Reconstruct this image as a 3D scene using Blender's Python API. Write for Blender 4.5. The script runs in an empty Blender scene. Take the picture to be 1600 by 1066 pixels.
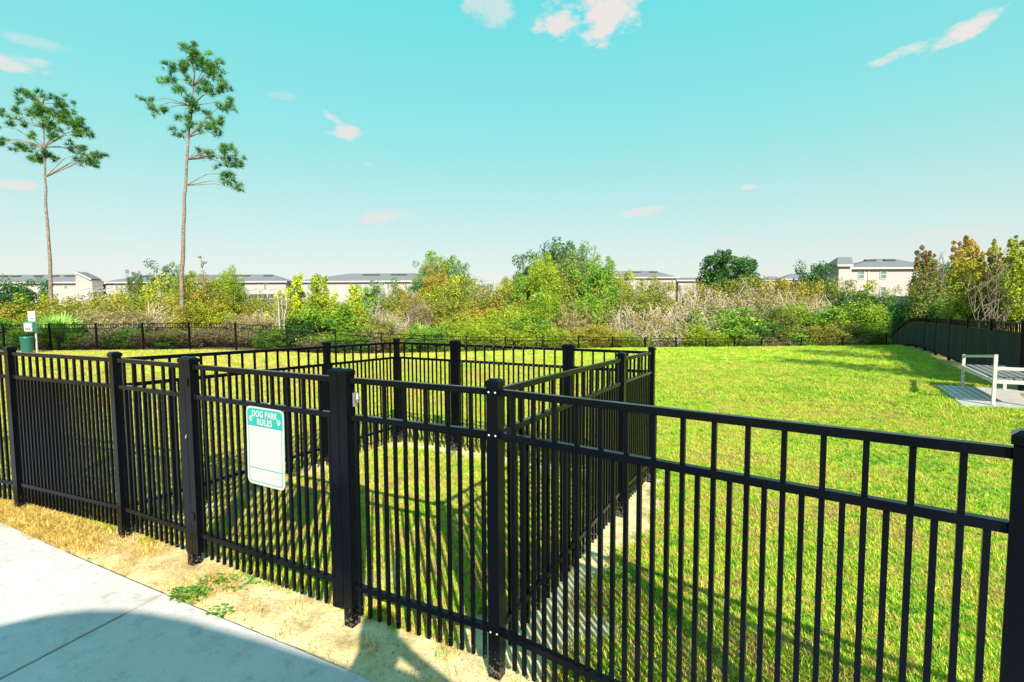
import bpy, math, random
import numpy as np
from mathutils import Vector, Matrix, Euler
R = math.radians
C = bpy.context.scene.collection
scene = bpy.context.scene
rnd = random.Random(7)
rng = np.random.default_rng(7)

# ------------------------------------------------------------------ camera
PITCH, ROLL, EYE, FPX = R(3.7144), R(-.3134), 1.6, 780.0
cam_d = bpy.data.cameras.new('camera'); cam = bpy.data.objects.new('camera', cam_d); C.objects.link(cam)
cam.matrix_world = Matrix.Translation((0, 0, EYE)) @ Euler((math.pi/2-PITCH, 0, 0)).to_matrix().to_4x4() @ Matrix.Rotation(ROLL, 4, 'Z')
cam_d.sensor_width = 36; cam_d.lens = FPX/1600*36; cam_d.clip_start = .03; cam_d.clip_end = 3000
scene.camera = cam
scene.view_settings.view_transform = 'Standard'; scene.view_settings.look = 'None'
scene.view_settings.gamma = 1; scene.view_settings.use_curve_mapping = False
scene.view_settings.exposure = 1.08

# ------------------------------------------------------------------ sun + sky
SUN_EL, SHADOW_AZ = R(32.2), R(-15.3)          # shadows fall away from the camera, slightly left
sdir = Vector((math.sin(SHADOW_AZ)*math.cos(SUN_EL), math.cos(SHADOW_AZ)*math.cos(SUN_EL), -math.sin(SUN_EL)))
sl = bpy.data.lights.new('sun', 'SUN'); sl.energy = 4.9; sl.angle = R(.53); sl.color = (1, .92, .80)
so = bpy.data.objects.new('sun', sl); C.objects.link(so); so.rotation_euler = sdir.to_track_quat('-Z', 'Y').to_euler(); so.location = (0, -5, 30)

def ray(px, py):
    a = (px-800)/FPX; b = (py-533)/FPX; cr, sr = math.cos(ROLL), math.sin(ROLL)
    X = cr*a+sr*b; Y = -sr*a+cr*b; c, s = math.cos(PITCH), math.sin(PITCH)
    return Vector((X, c-s*Y, -s-c*Y))
def at_y(px, py, y):                              # the point seen at a pixel of the photograph, at distance y
    r = ray(px, py); return r*(y/r.y)+Vector((0, 0, EYE))

world = bpy.data.worlds.new('World'); scene.world = world; world.use_nodes = True
nt = world.node_tree; nt.nodes.clear()
def N(t, **kw):
    n = nt.nodes.new(t)
    for k, v in kw.items(): setattr(n, k, v)
    return n
def math_(op, a, b=None, c=None, clamp=False):
    n = nt.nodes.new('ShaderNodeMath'); n.operation = op; n.use_clamp = clamp
    for i, v in enumerate((a, b, c)):
        if v is None: continue
        if isinstance(v, (int, float)): n.inputs[i].default_value = v
        else: nt.links.new(v, n.inputs[i])
    return n.outputs[0]
def vdot(v, w):
    n = nt.nodes.new('ShaderNodeVectorMath'); n.operation = 'DOT_PRODUCT'; nt.links.new(v, n.inputs[0]); n.inputs[1].default_value = w
    return n.outputs['Value']
sky = N('ShaderNodeTexSky', sky_type='NISHITA'); sky.sun_disc = False; sky.sun_elevation = SUN_EL
sky.sun_rotation = math.pi+SHADOW_AZ; sky.altitude = 20; sky.air_density = 1; sky.dust_density = 1; sky.ozone_density = 1
tc = N('ShaderNodeTexCoord'); D = tc.outputs['Generated']
sep = N('ShaderNodeSeparateXYZ'); nt.links.new(D, sep.inputs[0])
# sky gradient: cream horizon, cyan aloft, overhead made brighter and bluer to lift shade
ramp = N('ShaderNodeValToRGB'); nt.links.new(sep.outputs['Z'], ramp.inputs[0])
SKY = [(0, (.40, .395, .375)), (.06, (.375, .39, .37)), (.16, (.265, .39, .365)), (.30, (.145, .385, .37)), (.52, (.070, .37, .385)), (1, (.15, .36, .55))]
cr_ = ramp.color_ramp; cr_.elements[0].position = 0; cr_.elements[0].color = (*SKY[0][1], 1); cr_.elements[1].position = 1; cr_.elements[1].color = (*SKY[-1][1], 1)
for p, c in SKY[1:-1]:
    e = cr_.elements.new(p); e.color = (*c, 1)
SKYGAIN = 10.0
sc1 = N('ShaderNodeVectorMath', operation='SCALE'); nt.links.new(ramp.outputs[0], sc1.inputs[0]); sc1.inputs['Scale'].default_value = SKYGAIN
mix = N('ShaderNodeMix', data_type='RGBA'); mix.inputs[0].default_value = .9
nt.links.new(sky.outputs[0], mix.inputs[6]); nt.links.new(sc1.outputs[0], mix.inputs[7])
# small fair-weather clouds
noi = N('ShaderNodeTexNoise'); noi.inputs['Scale'].default_value = 15; noi.inputs['Detail'].default_value = 9; noi.inputs['Roughness'].default_value = .62
mp = N('ShaderNodeMapping'); mp.inputs['Scale'].default_value = (1, 1, 2.2); nt.links.new(D, mp.inputs[0]); nt.links.new(mp.outputs[0], noi.inputs[0])
nz = math_('SUBTRACT', noi.outputs['Fac'], .5)
CL = [(768, 12, 46, 27, 0, .6), (882, 28, 50, 33, -.1, .95), (950, 18, 66, 38, .1, 1.0), (1425, 74, 62, 9, .22, .75), (1496, 50, 54, 15, .24, 1.0), (30, 94, 46, 18, 0, .8), (45, 65, 50, 12, .1, .35),
      (535, 205, 46, 10, -.1, .85), (522, 187, 22, 8, -.5, .7), (586, 341, 34, 7, .1, .7), (600, 333, 50, 6, 0, .3), (15, 288, 42, 8, 0, .8), (1005, 330, 38, 7, .1, .65), (1180, 291, 26, 6, 0, .7),
      (1130, 376, 40, 8, 0, .4), (1500, 364, 50, 12, 0, .4), (575, 257, 12, 5, 0, .4), (1330, 383, 110, 7, 0, .3), (105, 357, 30, 4, 0, .3), (440, 150, 22, 6, 0, .25)]
tot = None
for px, py, a, b, tilt, st in CL:
    c = ray(px, py).normalized(); rt = c.cross(Vector((0, 0, 1))).normalized(); up = rt.cross(c)
    ct, s_ = math.cos(tilt), math.sin(tilt); r2 = rt*ct-up*s_*-1; u2 = up*ct-rt*s_
    k = (ray(px, py).length)*FPX                 # pixels per unit tangent, roughly
    u = math_('MULTIPLY', vdot(D, r2), k/a/1.0); v = math_('MULTIPLY', vdot(D, u2), k/b)
    q = math_('SUBTRACT', 1, math_('ADD', math_('MULTIPLY', u, u), math_('MULTIPLY', v, v)))
    q = math_('ADD', q, math_('MULTIPLY', nz, 6.5))
    q = math_('MULTIPLY', q, 1.1, clamp=True)
    q = math_('MULTIPLY', q, math_('GREATER_THAN', vdot(D, tuple(c)), .7))
    q = math_('MULTIPLY', q, st)
    tot = q if tot is None else math_('MAXIMUM', tot, q)
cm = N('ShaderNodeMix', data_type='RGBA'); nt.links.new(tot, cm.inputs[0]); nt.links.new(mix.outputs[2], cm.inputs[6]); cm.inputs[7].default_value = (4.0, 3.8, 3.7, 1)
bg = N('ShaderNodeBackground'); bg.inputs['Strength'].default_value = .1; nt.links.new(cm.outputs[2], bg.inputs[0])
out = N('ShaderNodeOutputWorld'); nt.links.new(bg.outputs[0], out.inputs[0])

# ------------------------------------------------------------------ materials
def mat(name, col, rough=.6, spec=.5, metal=0, noise=None, bump=0, coat=0):
    """noise = (scale, dark colour, contrast)"""
    m = bpy.data.materials.new(name); m.use_nodes = True; t = m.node_tree; b = t.nodes['Principled BSDF']
    b.inputs['Base Color'].default_value = (*col, 1); b.inputs['Roughness'].default_value = rough
    b.inputs['Specular IOR Level'].default_value = spec; b.inputs['Metallic'].default_value = metal; b.inputs['Coat Weight'].default_value = coat
    if noise or bump:
        co = t.nodes.new('ShaderNodeTexCoord'); n = t.nodes.new('ShaderNodeTexNoise'); t.links.new(co.outputs['Object'], n.inputs[0])
        n.inputs['Scale'].default_value = noise[0] if noise else 40; n.inputs['Detail'].default_value = 6; n.inputs['Roughness'].default_value = .65
    if noise:
        r = t.nodes.new('ShaderNodeValToRGB'); t.links.new(n.outputs['Fac'], r.inputs[0])
        w = noise[2]; r.color_ramp.elements[0].position = .5-w; r.color_ramp.elements[1].position = .5+w
        r.color_ramp.elements[0].color = (*noise[1], 1); r.color_ramp.elements[1].color = (*col, 1); t.links.new(r.outputs[0], b.inputs['Base Color'])
    if bump:
        bp = t.nodes.new('ShaderNodeBump'); bp.inputs['Strength'].default_value = bump; bp.inputs['Distance'].default_value = .01
        t.links.new(n.outputs['Fac'], bp.inputs['Height']); t.links.new(bp.outputs[0], b.inputs['Normal'])
    return m
def foliage_mat(name, stops, transl=.3, rough=.55):
    """stops: colours picked by the leaf's own tone attribute"""
    m = bpy.data.materials.new(name); m.use_nodes = True; t = m.node_tree; b = t.nodes['Principled BSDF']
    at = t.nodes.new('ShaderNodeAttribute'); at.attribute_name = 'tone'
    oi = t.nodes.new('ShaderNodeObjectInfo')
    ad = t.nodes.new('ShaderNodeMath'); ad.operation = 'MULTIPLY_ADD'; t.links.new(oi.outputs['Random'], ad.inputs[0]); ad.inputs[1].default_value = .25; 
    ad2 = t.nodes.new('ShaderNodeMath'); ad2.operation = 'SUBTRACT'; t.links.new(at.outputs['Fac'], ad2.inputs[0]); ad2.inputs[1].default_value = .12
    t.links.new(ad2.outputs[0], ad.inputs[2])
    r = t.nodes.new('ShaderNodeValToRGB'); t.links.new(ad.outputs[0], r.inputs[0])
    while len(r.color_ramp.elements) < len(stops): r.color_ramp.elements.new(.5)
    for i, c in enumerate(stops):
        r.color_ramp.elements[i].position = i/(len(stops)-1); r.color_ramp.elements[i].color = (*c, 1)
    t.links.new(r.outputs[0], b.inputs['Base Color']); b.inputs['Roughness'].default_value = rough; b.inputs['Specular IOR Level'].default_value = .35
    tr = t.nodes.new('ShaderNodeBsdfTranslucent'); t.links.new(r.outputs[0], tr.inputs[0])
    mx = t.nodes.new('ShaderNodeMixShader'); mx.inputs[0].default_value = transl
    t.links.new(b.outputs[0], mx.inputs[1]); t.links.new(tr.outputs[0], mx.inputs[2]); t.links.new(mx.outputs[0], t.nodes['Material Output'].inputs[0])
    return m
M = {}
M['black'] = mat('black_powder_coat', (.0022, .0028, .0045), .16, .15, noise=(60, (.003, .0035, .0045), .3))
M['black'].node_tree.nodes['Principled BSDF'].inputs['Specular Tint'].default_value = (.30, .52, 1, 1)
def soil_splash(m):
    # dried soil splashed on the lowest hand's width, and fine dust specks and scuffs higher up
    t_ = m.node_tree; b_ = t_.nodes['Principled BSDF']; old = b_.inputs['Base Color'].links[0].from_socket
    g_ = t_.nodes.new('ShaderNodeNewGeometry'); sp_ = t_.nodes.new('ShaderNodeSeparateXYZ'); t_.links.new(g_.outputs['Position'], sp_.inputs[0])
    n_ = t_.nodes.new('ShaderNodeTexNoise'); n_.inputs['Scale'].default_value = 70; n_.inputs['Detail'].default_value = 5; t_.links.new(g_.outputs['Position'], n_.inputs[0])
    a_ = t_.nodes.new('ShaderNodeMapRange'); a_.inputs['From Min'].default_value = .17; a_.inputs['From Max'].default_value = -.05; a_.inputs['To Min'].default_value = 0; a_.inputs['To Max'].default_value = .30; t_.links.new(sp_.outputs[2], a_.inputs[0])
    s_ = t_.nodes.new('ShaderNodeMath'); s_.operation = 'ADD'; t_.links.new(n_.outputs['Fac'], s_.inputs[0]); t_.links.new(a_.outputs[0], s_.inputs[1])
    r_ = t_.nodes.new('ShaderNodeMapRange'); r_.inputs['From Min'].default_value = .76; r_.inputs['From Max'].default_value = .90; r_.inputs['To Max'].default_value = .6; t_.links.new(s_.outputs[0], r_.inputs[0])
    x_ = t_.nodes.new('ShaderNodeMix'); x_.data_type = 'RGBA'; t_.links.new(r_.outputs[0], x_.inputs[0]); t_.links.new(old, x_.inputs[6]); x_.inputs[7].default_value = (.20, .17, .13, 1); t_.links.new(x_.outputs[2], b_.inputs['Base Color'])
    q_ = t_.nodes.new('ShaderNodeMapRange'); q_.inputs['To Min'].default_value = .13; q_.inputs['To Max'].default_value = .30; q_.inputs['From Min'].default_value = .35; q_.inputs['From Max'].default_value = .7
    n2 = t_.nodes.new('ShaderNodeTexNoise'); n2.inputs['Scale'].default_value = 8; t_.links.new(g_.outputs['Position'], n2.inputs[0]); t_.links.new(n2.outputs['Fac'], q_.inputs[0]); t_.links.new(q_.outputs[0], b_.inputs['Roughness'])
soil_splash(M['black'])
M['black_far'] = mat('black_coated_metal', (.003, .0035, .005), .35, .12)
M['chip'] = mat('bare_aluminium', (.45, .45, .45), .4, .5, .3)
M['steel'] = mat('latch_steel', (.22, .22, .22), .35, .5, .6)
M['fabric'] = mat('screen_mesh_fabric', (.012, .020, .022), .8, .2, noise=(3, (.008, .014, .016), .3))
M['concrete'] = mat('pale_concrete', (.74, .73, .70), .85, .2, noise=(2.5, (.60, .59, .57), .28), bump=.25)
M['pad'] = mat('pad_concrete', (.44, .42, .39), .85, .2, noise=(3, (.34, .32, .29), .3), bump=.25)
M['white_paint'] = mat('white_paint', (.44, .43, .42), .4, .5)
M['stucco'] = mat('pale_stucco', (.36, .325, .31), .9, .2, noise=(1.5, (.335, .30, .285), .3))
M['shingle'] = mat('grey_roof_shingle', (.15, .16, .165), .9, .2, noise=(6, (.11, .12, .125), .3), bump=.3)
M['fascia'] = mat('fascia_white', (.42, .41, .40), .6, .3)
M['vent'] = mat('dark_vent', (.06, .065, .07), .7, .3)
M['glass'] = mat('window_glass', (.10, .16, .14), .1, .6)
M['dark_siding'] = mat('blue_grey_siding', (.16, .20, .24), .8, .2)
M['bark_pine'] = mat('pine_bark', (.27, .21, .18), .95, .1, noise=(9, (.11, .085, .07), .14), bump=1)
M['bark_grey'] = mat('grey_bark', (.25, .20, .15), .95, .1, noise=(14, (.14, .11, .08), .25))
M['bark_pale'] = mat('pale_bark', (.50, .41, .31), .9, .1, noise=(14, (.42, .37, .30), .25))
M['teal'] = mat('teal_sign_vinyl', (.0, .27, .24), .35, .5)
M['green_bin'] = mat('green_bin_plastic', (.012, .11, .09), .4, .5)
M['green_box'] = mat('green_box_plastic', (.06, .24, .20), .4, .5)
M['mulch'] = mat('mulch', (.24, .15, .09), .95, .1, noise=(20, (.10, .06, .04), .3), bump=1)
M['skin'] = mat('skin', (.55, .36, .27), .6, .4)
M['shirt'] = mat('shirt_cotton', (.20, .24, .32), .9, .2)
M['trousers'] = mat('trousers_denim', (.05, .07, .12), .9, .2)
M['hair'] = mat('dark_hair', (.03, .02, .015), .7, .3)
M['canvas'] = mat('beige_canvas', (.55, .50, .40), .9, .2)
M['timber'] = mat('grey_timber', (.20, .195, .19), .8, .2, noise=(12, (.13, .125, .12), .25))

# ------------------------------------------------------------------ mesh helpers
def tag(o, label=None, cat=None, group=None, kind=None):
    if label: o['label'] = label
    if cat: o['category'] = cat
    if group: o['group'] = group
    if kind: o['kind'] = kind
    return o
def empty(name, loc, label=None, cat=None, group=None, kind=None, rz=0):
    o = bpy.data.objects.new(name, None); C.objects.link(o); o.location = loc; o.rotation_euler = (0, 0, rz); o.empty_display_size = .2
    return tag(o, label, cat, group, kind)
def place(name, mesh, parent=None, loc=(0, 0, 0)):
    """link an object; loc is in world space, roots carry no rotation when this is used"""
    o = bpy.data.objects.new(name, mesh); C.objects.link(o)
    if parent is not None:
        o.parent = parent; o.location = Vector(loc)-abs_loc(parent)
    else: o.location = loc
    return o
def abs_loc(o):
    v = Vector(o.location)
    while o.parent is not None: o = o.parent; v += Vector(o.location)
    return v
class MB:
    def __init__(s): s.v = []; s.f = []; s.o = Vector((0, 0, 0))
    def add(s, vs, fs):
        b = len(s.v); s.v += [tuple(x) for x in vs]; s.f += [tuple(i+b for i in f) for f in fs]; return s
    def box(s, x0, x1, y0, y1, z0, z1):
        return s.add([(x0, y0, z0), (x1, y0, z0), (x1, y1, z0), (x0, y1, z0), (x0, y0, z1), (x1, y0, z1), (x1, y1, z1), (x0, y1, z1)],
                     [(3, 2, 1, 0), (4, 5, 6, 7), (0, 1, 5, 4), (1, 2, 6, 5), (2, 3, 7, 6), (3, 0, 4, 7)])
    def bar(s, a, b, w, h=None, side=None):
        """rectangular bar from a to b, w across, h high"""
        a, b = Vector(a), Vector(b); h = w if h is None else h; d = (b-a).normalized()
        if side is None: side = d.cross(Vector((0, 0, 1))) if abs(d.z) < .95 else Vector((1, 0, 0))
        side = Vector(side); side = (side-d*side.dot(d)).normalized(); up = side.cross(d)
        c = [(-1, -1), (1, -1), (1, 1), (-1, 1)]
        vs = [p+side*(i*w/2)+up*(j*h/2) for p in (a, b) for i, j in c]
        return s.add(vs, [(0, 1, 2, 3), (7, 6, 5, 4), (4, 5, 1, 0), (5, 6, 2, 1), (6, 7, 3, 2), (7, 4, 0, 3)])
    def tube(s, pts, rad, n=5, cap=True):
        pts = [Vector(p) for p in pts]; k = len(pts)
        if not hasattr(rad, '__len__'): rad = [rad]*k
        vs = []; ref = Vector((.31, .95, .02)).normalized()
        for i, p in enumerate(pts):
            d = (pts[min(i+1, k-1)]-pts[max(i-1, 0)]).normalized(); a = d.cross(ref)
            if a.length < .1: a = d.cross(Vector((1, 0, 0)))
            a.normalize(); b = d.cross(a)
            vs += [p+(a*math.cos(6.2832*j/n)+b*math.sin(6.2832*j/n))*rad[i] for j in range(n)]
        fs = [(i*n+j, i*n+(j+1) % n, (i+1)*n+(j+1) % n, (i+1)*n+j) for i in range(k-1) for j in range(n)]
        if cap: fs += [tuple(range(n))[::-1], tuple(range((k-1)*n, k*n))]
        return s.add(vs, fs)
    def lathe(s, prof, n=16, c=(0, 0, 0)):
        vs = [(c[0]+r*math.cos(6.2832*j/n), c[1]+r*math.sin(6.2832*j/n), c[2]+z) for r, z in prof for j in range(n)]
        fs = [(i*n+j, i*n+(j+1) % n, (i+1)*n+(j+1) % n, (i+1)*n+j) for i in range(len(prof)-1) for j in range(n)]
        fs += [tuple(range(n))[::-1], tuple(range((len(prof)-1)*n, len(prof)*n))]
        return s.add(vs, fs)
    def mesh(s, name, m, smooth=False, origin=(0, 0, 0)):
        me = bpy.data.meshes.new(name); o = Vector(origin)
        me.from_pydata([tuple(Vector(v)-o) for v in s.v], [], s.f); me.materials.append(m)
        if smooth: me.polygons.foreach_set('use_smooth', [True]*len(me.polygons))
        me.update(); return me
    def build(s, name, m, parent=None, smooth=False, loc=None):
        """vertices are world coordinates; origin goes to loc or the parent's place"""
        o = Vector(loc) if loc is not None else (abs_loc(parent) if parent is not None else Vector((0, 0, 0)))
        return place(name, s.mesh(name, m, smooth, o), parent, o)
def quads_mesh(name, V, F, m, tone=None):
    """V (n,3), F (k,4) numpy"""
    me = bpy.data.meshes.new(name); k = F.shape[1]
    me.vertices.add(len(V)); me.vertices.foreach_set('co', V.astype(np.float32).ravel())
    me.loops.add(F.size); me.loops.foreach_set('vertex_index', F.astype(np.int32).ravel())
    me.polygons.add(len(F)); me.polygons.foreach_set('loop_start', np.arange(0, F.size, k, dtype=np.int32))
    if tone is not None:
        a = me.attributes.new('tone', 'FLOAT', 'FACE'); a.data.foreach_set('value', tone.astype(np.float32))
    me.materials.append(m); me.update(calc_edges=True); me.validate(); return me

# ------------------------------------------------------------------ terrain
def sstep(a, b, x):
    t = np.clip((x-a)/(b-a), 0, 1); return t*t*(3-2*t)
def H(x, y):
    x = np.asarray(x, float); y = np.asarray(y, float)
    r = np.hypot(x, y); near = -.0146*np.clip(x, -9, 9)-.0209*np.clip(y, -9, 9)
    yc = np.clip(y, 0, 60); far = .06-.0125*np.minimum(yc, 32)+.004*np.clip(x, -30, 30)
    z = near+(far-near)*sstep(7, 14, r)
    crest = 21.6+2.9*sstep(-8, 5, x); slope = np.interp(x, [-14, -12, -7, 0, 16, 40], [0, .05, .16, .27, .24, .2])
    q = (y-crest)/1.2; soft = 1.2*np.where(q > 12, q, np.log1p(np.exp(np.clip(q, -30, 12))))
    drop = slope*soft; drop = 2.1*(1-np.exp(-drop/2.1))*1.15; drop = np.minimum(drop, 2.2)
    z = z-drop
    z = z-sstep(27, 34, y)*sstep(-10, -15, x)*1.2
    return z
def h(x, y): return float(H(x, y))
P = {'P0': (-4.060, 4.024), 'P1': (-2.818, 3.526), 'P2': (-2.037, 3.125), 'P3': (-.868, 2.521), 'P4': (-.0753, 2.143), 'P5': (1.249, 1.186),
     'B0': (-1.975, 5.302), 'C': (-1.471, 6.346), 'G1': (-.675, 5.924), 'G2': (.595, 5.239), 'S': (.878, 3.978), 'C2': (1.363, 4.845)}
P = {k: Vector(v) for k, v in P.items()}
P['PA'] = P['P0']+Vector((-1.9, .55)); P['PB'] = P['PA']+Vector((-1.9, .45)); P['P6'] = P['P5']+Vector((1.45, -1.25))
EDGE = [(-9, 5.2), (-6.2, 4.55), (-3.954, 3.75), (-2.937, 3.227), (-2.021, 2.776), (-1.557, 2.549), (-.979, 2.272), (-.616, 2.092), (.4, 1.42), (1.5, .5), (2.6, -.6)]   # edge of the path
ex = np.array([e[0] for e in EDGE]); ey = np.array([e[1] for e in EDGE])
def seg_dist(x, y, a, b):
    ax, ay = a; dx, dy = b[0]-a[0], b[1]-a[1]; t = np.clip(((x-ax)*dx+(y-ay)*dy)/(dx*dx+dy*dy), 0, 1)
    return np.hypot(x-ax-t*dx, y-ay-t*dy)
FRONT = ['PB', 'PA', 'P0', 'P1', 'P2', 'P3', 'P4', 'P5', 'P6']
fx = np.array([P[k].x for k in FRONT]); fy = np.array([P[k].y for k in FRONT])
def wob(x, y, s, a):
    return a*(np.sin(x*3.1*s+1.3*np.sin(y*2.3*s))+np.sin(y*4.3*s+1.7*np.sin(x*1.9*s+.8))+.6*np.sin((x+y)*7.7*s))/2.6
def sandiness(x, y):
    """1 = bare sand, 0 = lawn"""
    x = np.asarray(x, float); y = np.asarray(y, float)
    front = np.interp(x, fx, fy)
    w = wob(x, y, 1, .12)+wob(x, y, 3.3, .07)+wob(x+7, y-3, 9, .05)
    s = 1-sstep(.0, .14, y-front-.06-w)                       # the strip between path and fence
    for a, b, wd in (('P1', 'C', .0), ('C', 'C2', .05), ('P4', 'C2', .08)):
        s = np.maximum(s, 1-sstep(wd, wd+.18, seg_dist(x, y, P[a], P[b])+w))
    s = np.maximum(s, 1-sstep(.05, .3, seg_dist(x, y, (P['P4'].x+.05, P['P4'].y+.2), (P['P4'].x+.45, P['P4'].y+.35))+w*1.2))
    s = np.maximum(s, .55*(1-sstep(.0, .16, seg_dist(x, y, (-.95, 2.75), (-.75, 3.1))+w)))
    return s
def axis(parts):
    out = []
    for a, b, st in parts: out += list(np.arange(a, b-1e-6, st))
    out.append(parts[-1][1]); return np.array(out)
gx_ = axis([(-700, -100, 60), (-100, -40, 6), (-40, -20, 1.5), (-20, -7, .5), (-7, -5, .15), (-5, 3, .06), (3, 7, .15), (7, 20, .5), (20, 40, 1.5), (40, 100, 6), (100, 700, 60)])
gy_ = axis([(-60, -20, 10), (-20, -2, 1.5), (-2, 1, .25), (1, 6.8, .06), (6.8, 10, .2), (10, 40, .5), (40, 100, 3), (100, 1500, 100)])
GX, GY = np.meshgrid(gx_, gy_); GZ = H(GX, GY)
sd = sandiness(GX, GY)
GZ = GZ+np.where(sd > .5, wob(GX, GY, 5, .006)+wob(GX, GY, 12, .003), 0)
inpath = (GY < np.interp(GX, ex, ey)+.02) & (np.hypot(GX, GY) < 14)
GZ = GZ-np.where(inpath, .03, 0)
nx, ny = len(gx_), len(gy_); idx = np.arange(nx*ny).reshape(ny, nx)
F = np.stack([idx[:-1, :-1], idx[:-1, 1:], idx[1:, 1:], idx[1:, :-1]], -1).reshape(-1, 4)

gm = bpy.data.materials.new('ground'); gm.use_nodes = True; t = gm.node_tree; gb = t.nodes['Principled BSDF']; gb.inputs['Roughness'].default_value = .95; gb.inputs['Specular IOR Level'].default_value = .1
def tn(ty, **kw):
    n = t.nodes.new(ty)
    for k, v in kw.items(): setattr(n, k, v)
    return n
def tlink(a, b): t.links.new(a, b)
def tnoise(sc, det=5, ro=.6):
    n = tn('ShaderNodeTexNoise'); n.inputs['Scale'].default_value = sc; n.inputs['Detail'].default_value = det; n.inputs['Roughness'].default_value = ro
    g = tn('ShaderNodeNewGeometry'); tlink(g.outputs['Position'], n.inputs[0]); return n.outputs['Fac']
def tramp(f, stops):
    r = tn('ShaderNodeValToRGB'); tlink(f, r.inputs[0])
    while len(r.color_ramp.elements) < len(stops): r.color_ramp.elements.new(.5)
    for e, (p, c) in zip(r.color_ramp.elements, stops): e.position = p; e.color = (*c, 1)
    return r.outputs[0]
def tmix(f, a, b, bl='MIX'):
    n = tn('ShaderNodeMix', data_type='RGBA', blend_type=bl)
    for i, v in ((0, f), (6, a), (7, b)):
        if isinstance(v, (int, float)): n.inputs[i].default_value = v
        elif isinstance(v, tuple): n.inputs[i].default_value = (*v, 1)
        else: tlink(v, n.inputs[i])
    return n.outputs[2]
def tmath(op, a, b=0.0, clamp=False):
    n = tn('ShaderNodeMath', operation=op, use_clamp=clamp)
    for i, v in enumerate((a, b)):
        if isinstance(v, (int, float)): n.inputs[i].default_value = v
        else: tlink(v, n.inputs[i])
    return n.outputs[0]
def lawn_colour():
    """patchy lawn: green, yellow-green and straw, the same field for soil and blades"""
    big = tnoise(.55, 4, .6); med = tnoise(3.2, 5, .65); fine = tnoise(15, 5, .7)
    f = tmath('ADD', tmath('MULTIPLY', big, .7), tmath('ADD', tmath('MULTIPLY', med, .8), tmath('MULTIPLY', fine, 1.8)))
    f = tmath('SUBTRACT', f, 1.12)
    g = tn('ShaderNodeNewGeometry'); sp = tn('ShaderNodeSeparateXYZ'); tlink(g.outputs['Position'], sp.inputs[0])
    # the lawn left of the pen is drier than the lawn right of it
    dry = tmath('MULTIPLY', tmath('SUBTRACT', 1, tmath('MULTIPLY', tmath('ADD', sp.outputs[0], 6), .08, True), True), .16)
    near = tmath('MULTIPLY', tmath('SUBTRACT', 1, tmath('MULTIPLY', sp.outputs[1], .14, True), True), .05)
    f = tmath('ADD', tmath('ADD', f, dry), near)
    return tramp(f, [(.24, (.03, .18, .004)), (.41, (.15, .50, .005)), (.52, (.44, .66, .010)), (.63, (.70, .62, .07)), (.76, (.54, .36, .15))])
lc = lawn_colour()
soil = tmix(.72, lc, (.15, .105, .05))
farg = tn('ShaderNodeNewGeometry'); fs_ = tn('ShaderNodeSeparateXYZ'); tlink(farg.outputs['Position'], fs_.inputs[0])
fary = tmath('MULTIPLY', tmath('SUBTRACT', fs_.outputs[1], 9), .12, True)
soil = tmix(fary, soil, lc)
sandc = tramp(tnoise(7, 8, .7), [(.3, (.34, .24, .10)), (.48, (.62, .49, .25)), (.7, (.76, .63, .37))])
gx1 = tn('ShaderNodeNewGeometry'); sx1 = tn('ShaderNodeSeparateXYZ'); tlink(gx1.outputs['Position'], sx1.inputs[0])
left = tmath('MULTIPLY', tmath('SUBTRACT', -1.2, sx1.outputs[0]), .45, True)
thatch = tmath('MULTIPLY', tmath('MULTIPLY', tmath('SUBTRACT', tnoise(5, 6, .75), .42), 7, True), left)
sandc = tmix(thatch, sandc, tramp(tnoise(60, 4, .7), [(.35, (.26, .12, .03)), (.6, (.66, .42, .13))]))
speck = tramp(tnoise(95, 3, .7), [(.33, (.30, .22, .13)), (.42, (1, 1, 1))]); sandc = tmix(.8, sandc, speck, 'MULTIPLY')
at = tn('ShaderNodeAttribute', attribute_name='sand')
sf = tmath('ADD', at.outputs['Fac'], tmath('MULTIPLY', tmath('SUBTRACT', tnoise(22, 5, .7), .5), .7)); sf = tmath('MULTIPLY', tmath('SUBTRACT', sf, .35), 3, True)
gcol = tmix(sf, soil, sandc)
aw = tn('ShaderNodeAttribute', attribute_name='wild')
wildc = tramp(tnoise(1.5, 6, .7), [(.35, (.13, .16, .04)), (.5, (.26, .22, .08)), (.65, (.34, .24, .12))])
gcol = tmix(aw.outputs['Fac'], gcol, wildc)
tlink(gcol, gb.inputs['Base Color'])
bpn = tn('ShaderNodeBump'); bpn.inputs['Strength'].default_value = .6; bpn.inputs['Distance'].default_value = .012
tlink(tmath('ADD', tnoise(38, 5, .7), tmath('MULTIPLY', tnoise(150, 2, .6), .4)), bpn.inputs['Height']); tlink(bpn.outputs[0], gb.inputs['Normal'])
gme = quads_mesh('ground', np.stack([GX.ravel(), GY.ravel(), GZ.ravel()], 1), F, gm)
a = gme.attributes.new('sand', 'FLOAT', 'POINT'); a.data.foreach_set('value', sd.ravel().astype(np.float32))
# far fence line, used for where the lawn ends
FA = (-13.07, 23.6); FB = (16.5, 33.4); FC = (23.0, 30.6)
def fence_y(x): return np.interp(x, [-400, FA[0], FB[0], FC[0], 60], [FA[1], FA[1], FB[1], FC[1], 20])
side_x = lambda y: np.interp(y, [-10, 4.6, 9.55, 30.6, 100], [26, 14.6, 9.8, 23.2, 70])
wild = sstep(.1, .8, GY-fence_y(GX)); wild = np.maximum(wild, np.where(GY > 3, sstep(-.5, -.25, GX-side_x(GY)), 0))
a = gme.attributes.new('wild', 'FLOAT', 'POINT'); a.data.foreach_set('value', wild.ravel().astype(np.float32))
gme.polygons.foreach_set('use_smooth', [True]*len(gme.polygons))
ground = place('ground', gme); tag(ground, 'gently sloping ground, mown lawn with bare sandy strips beside the fences', kind='structure')

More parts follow.
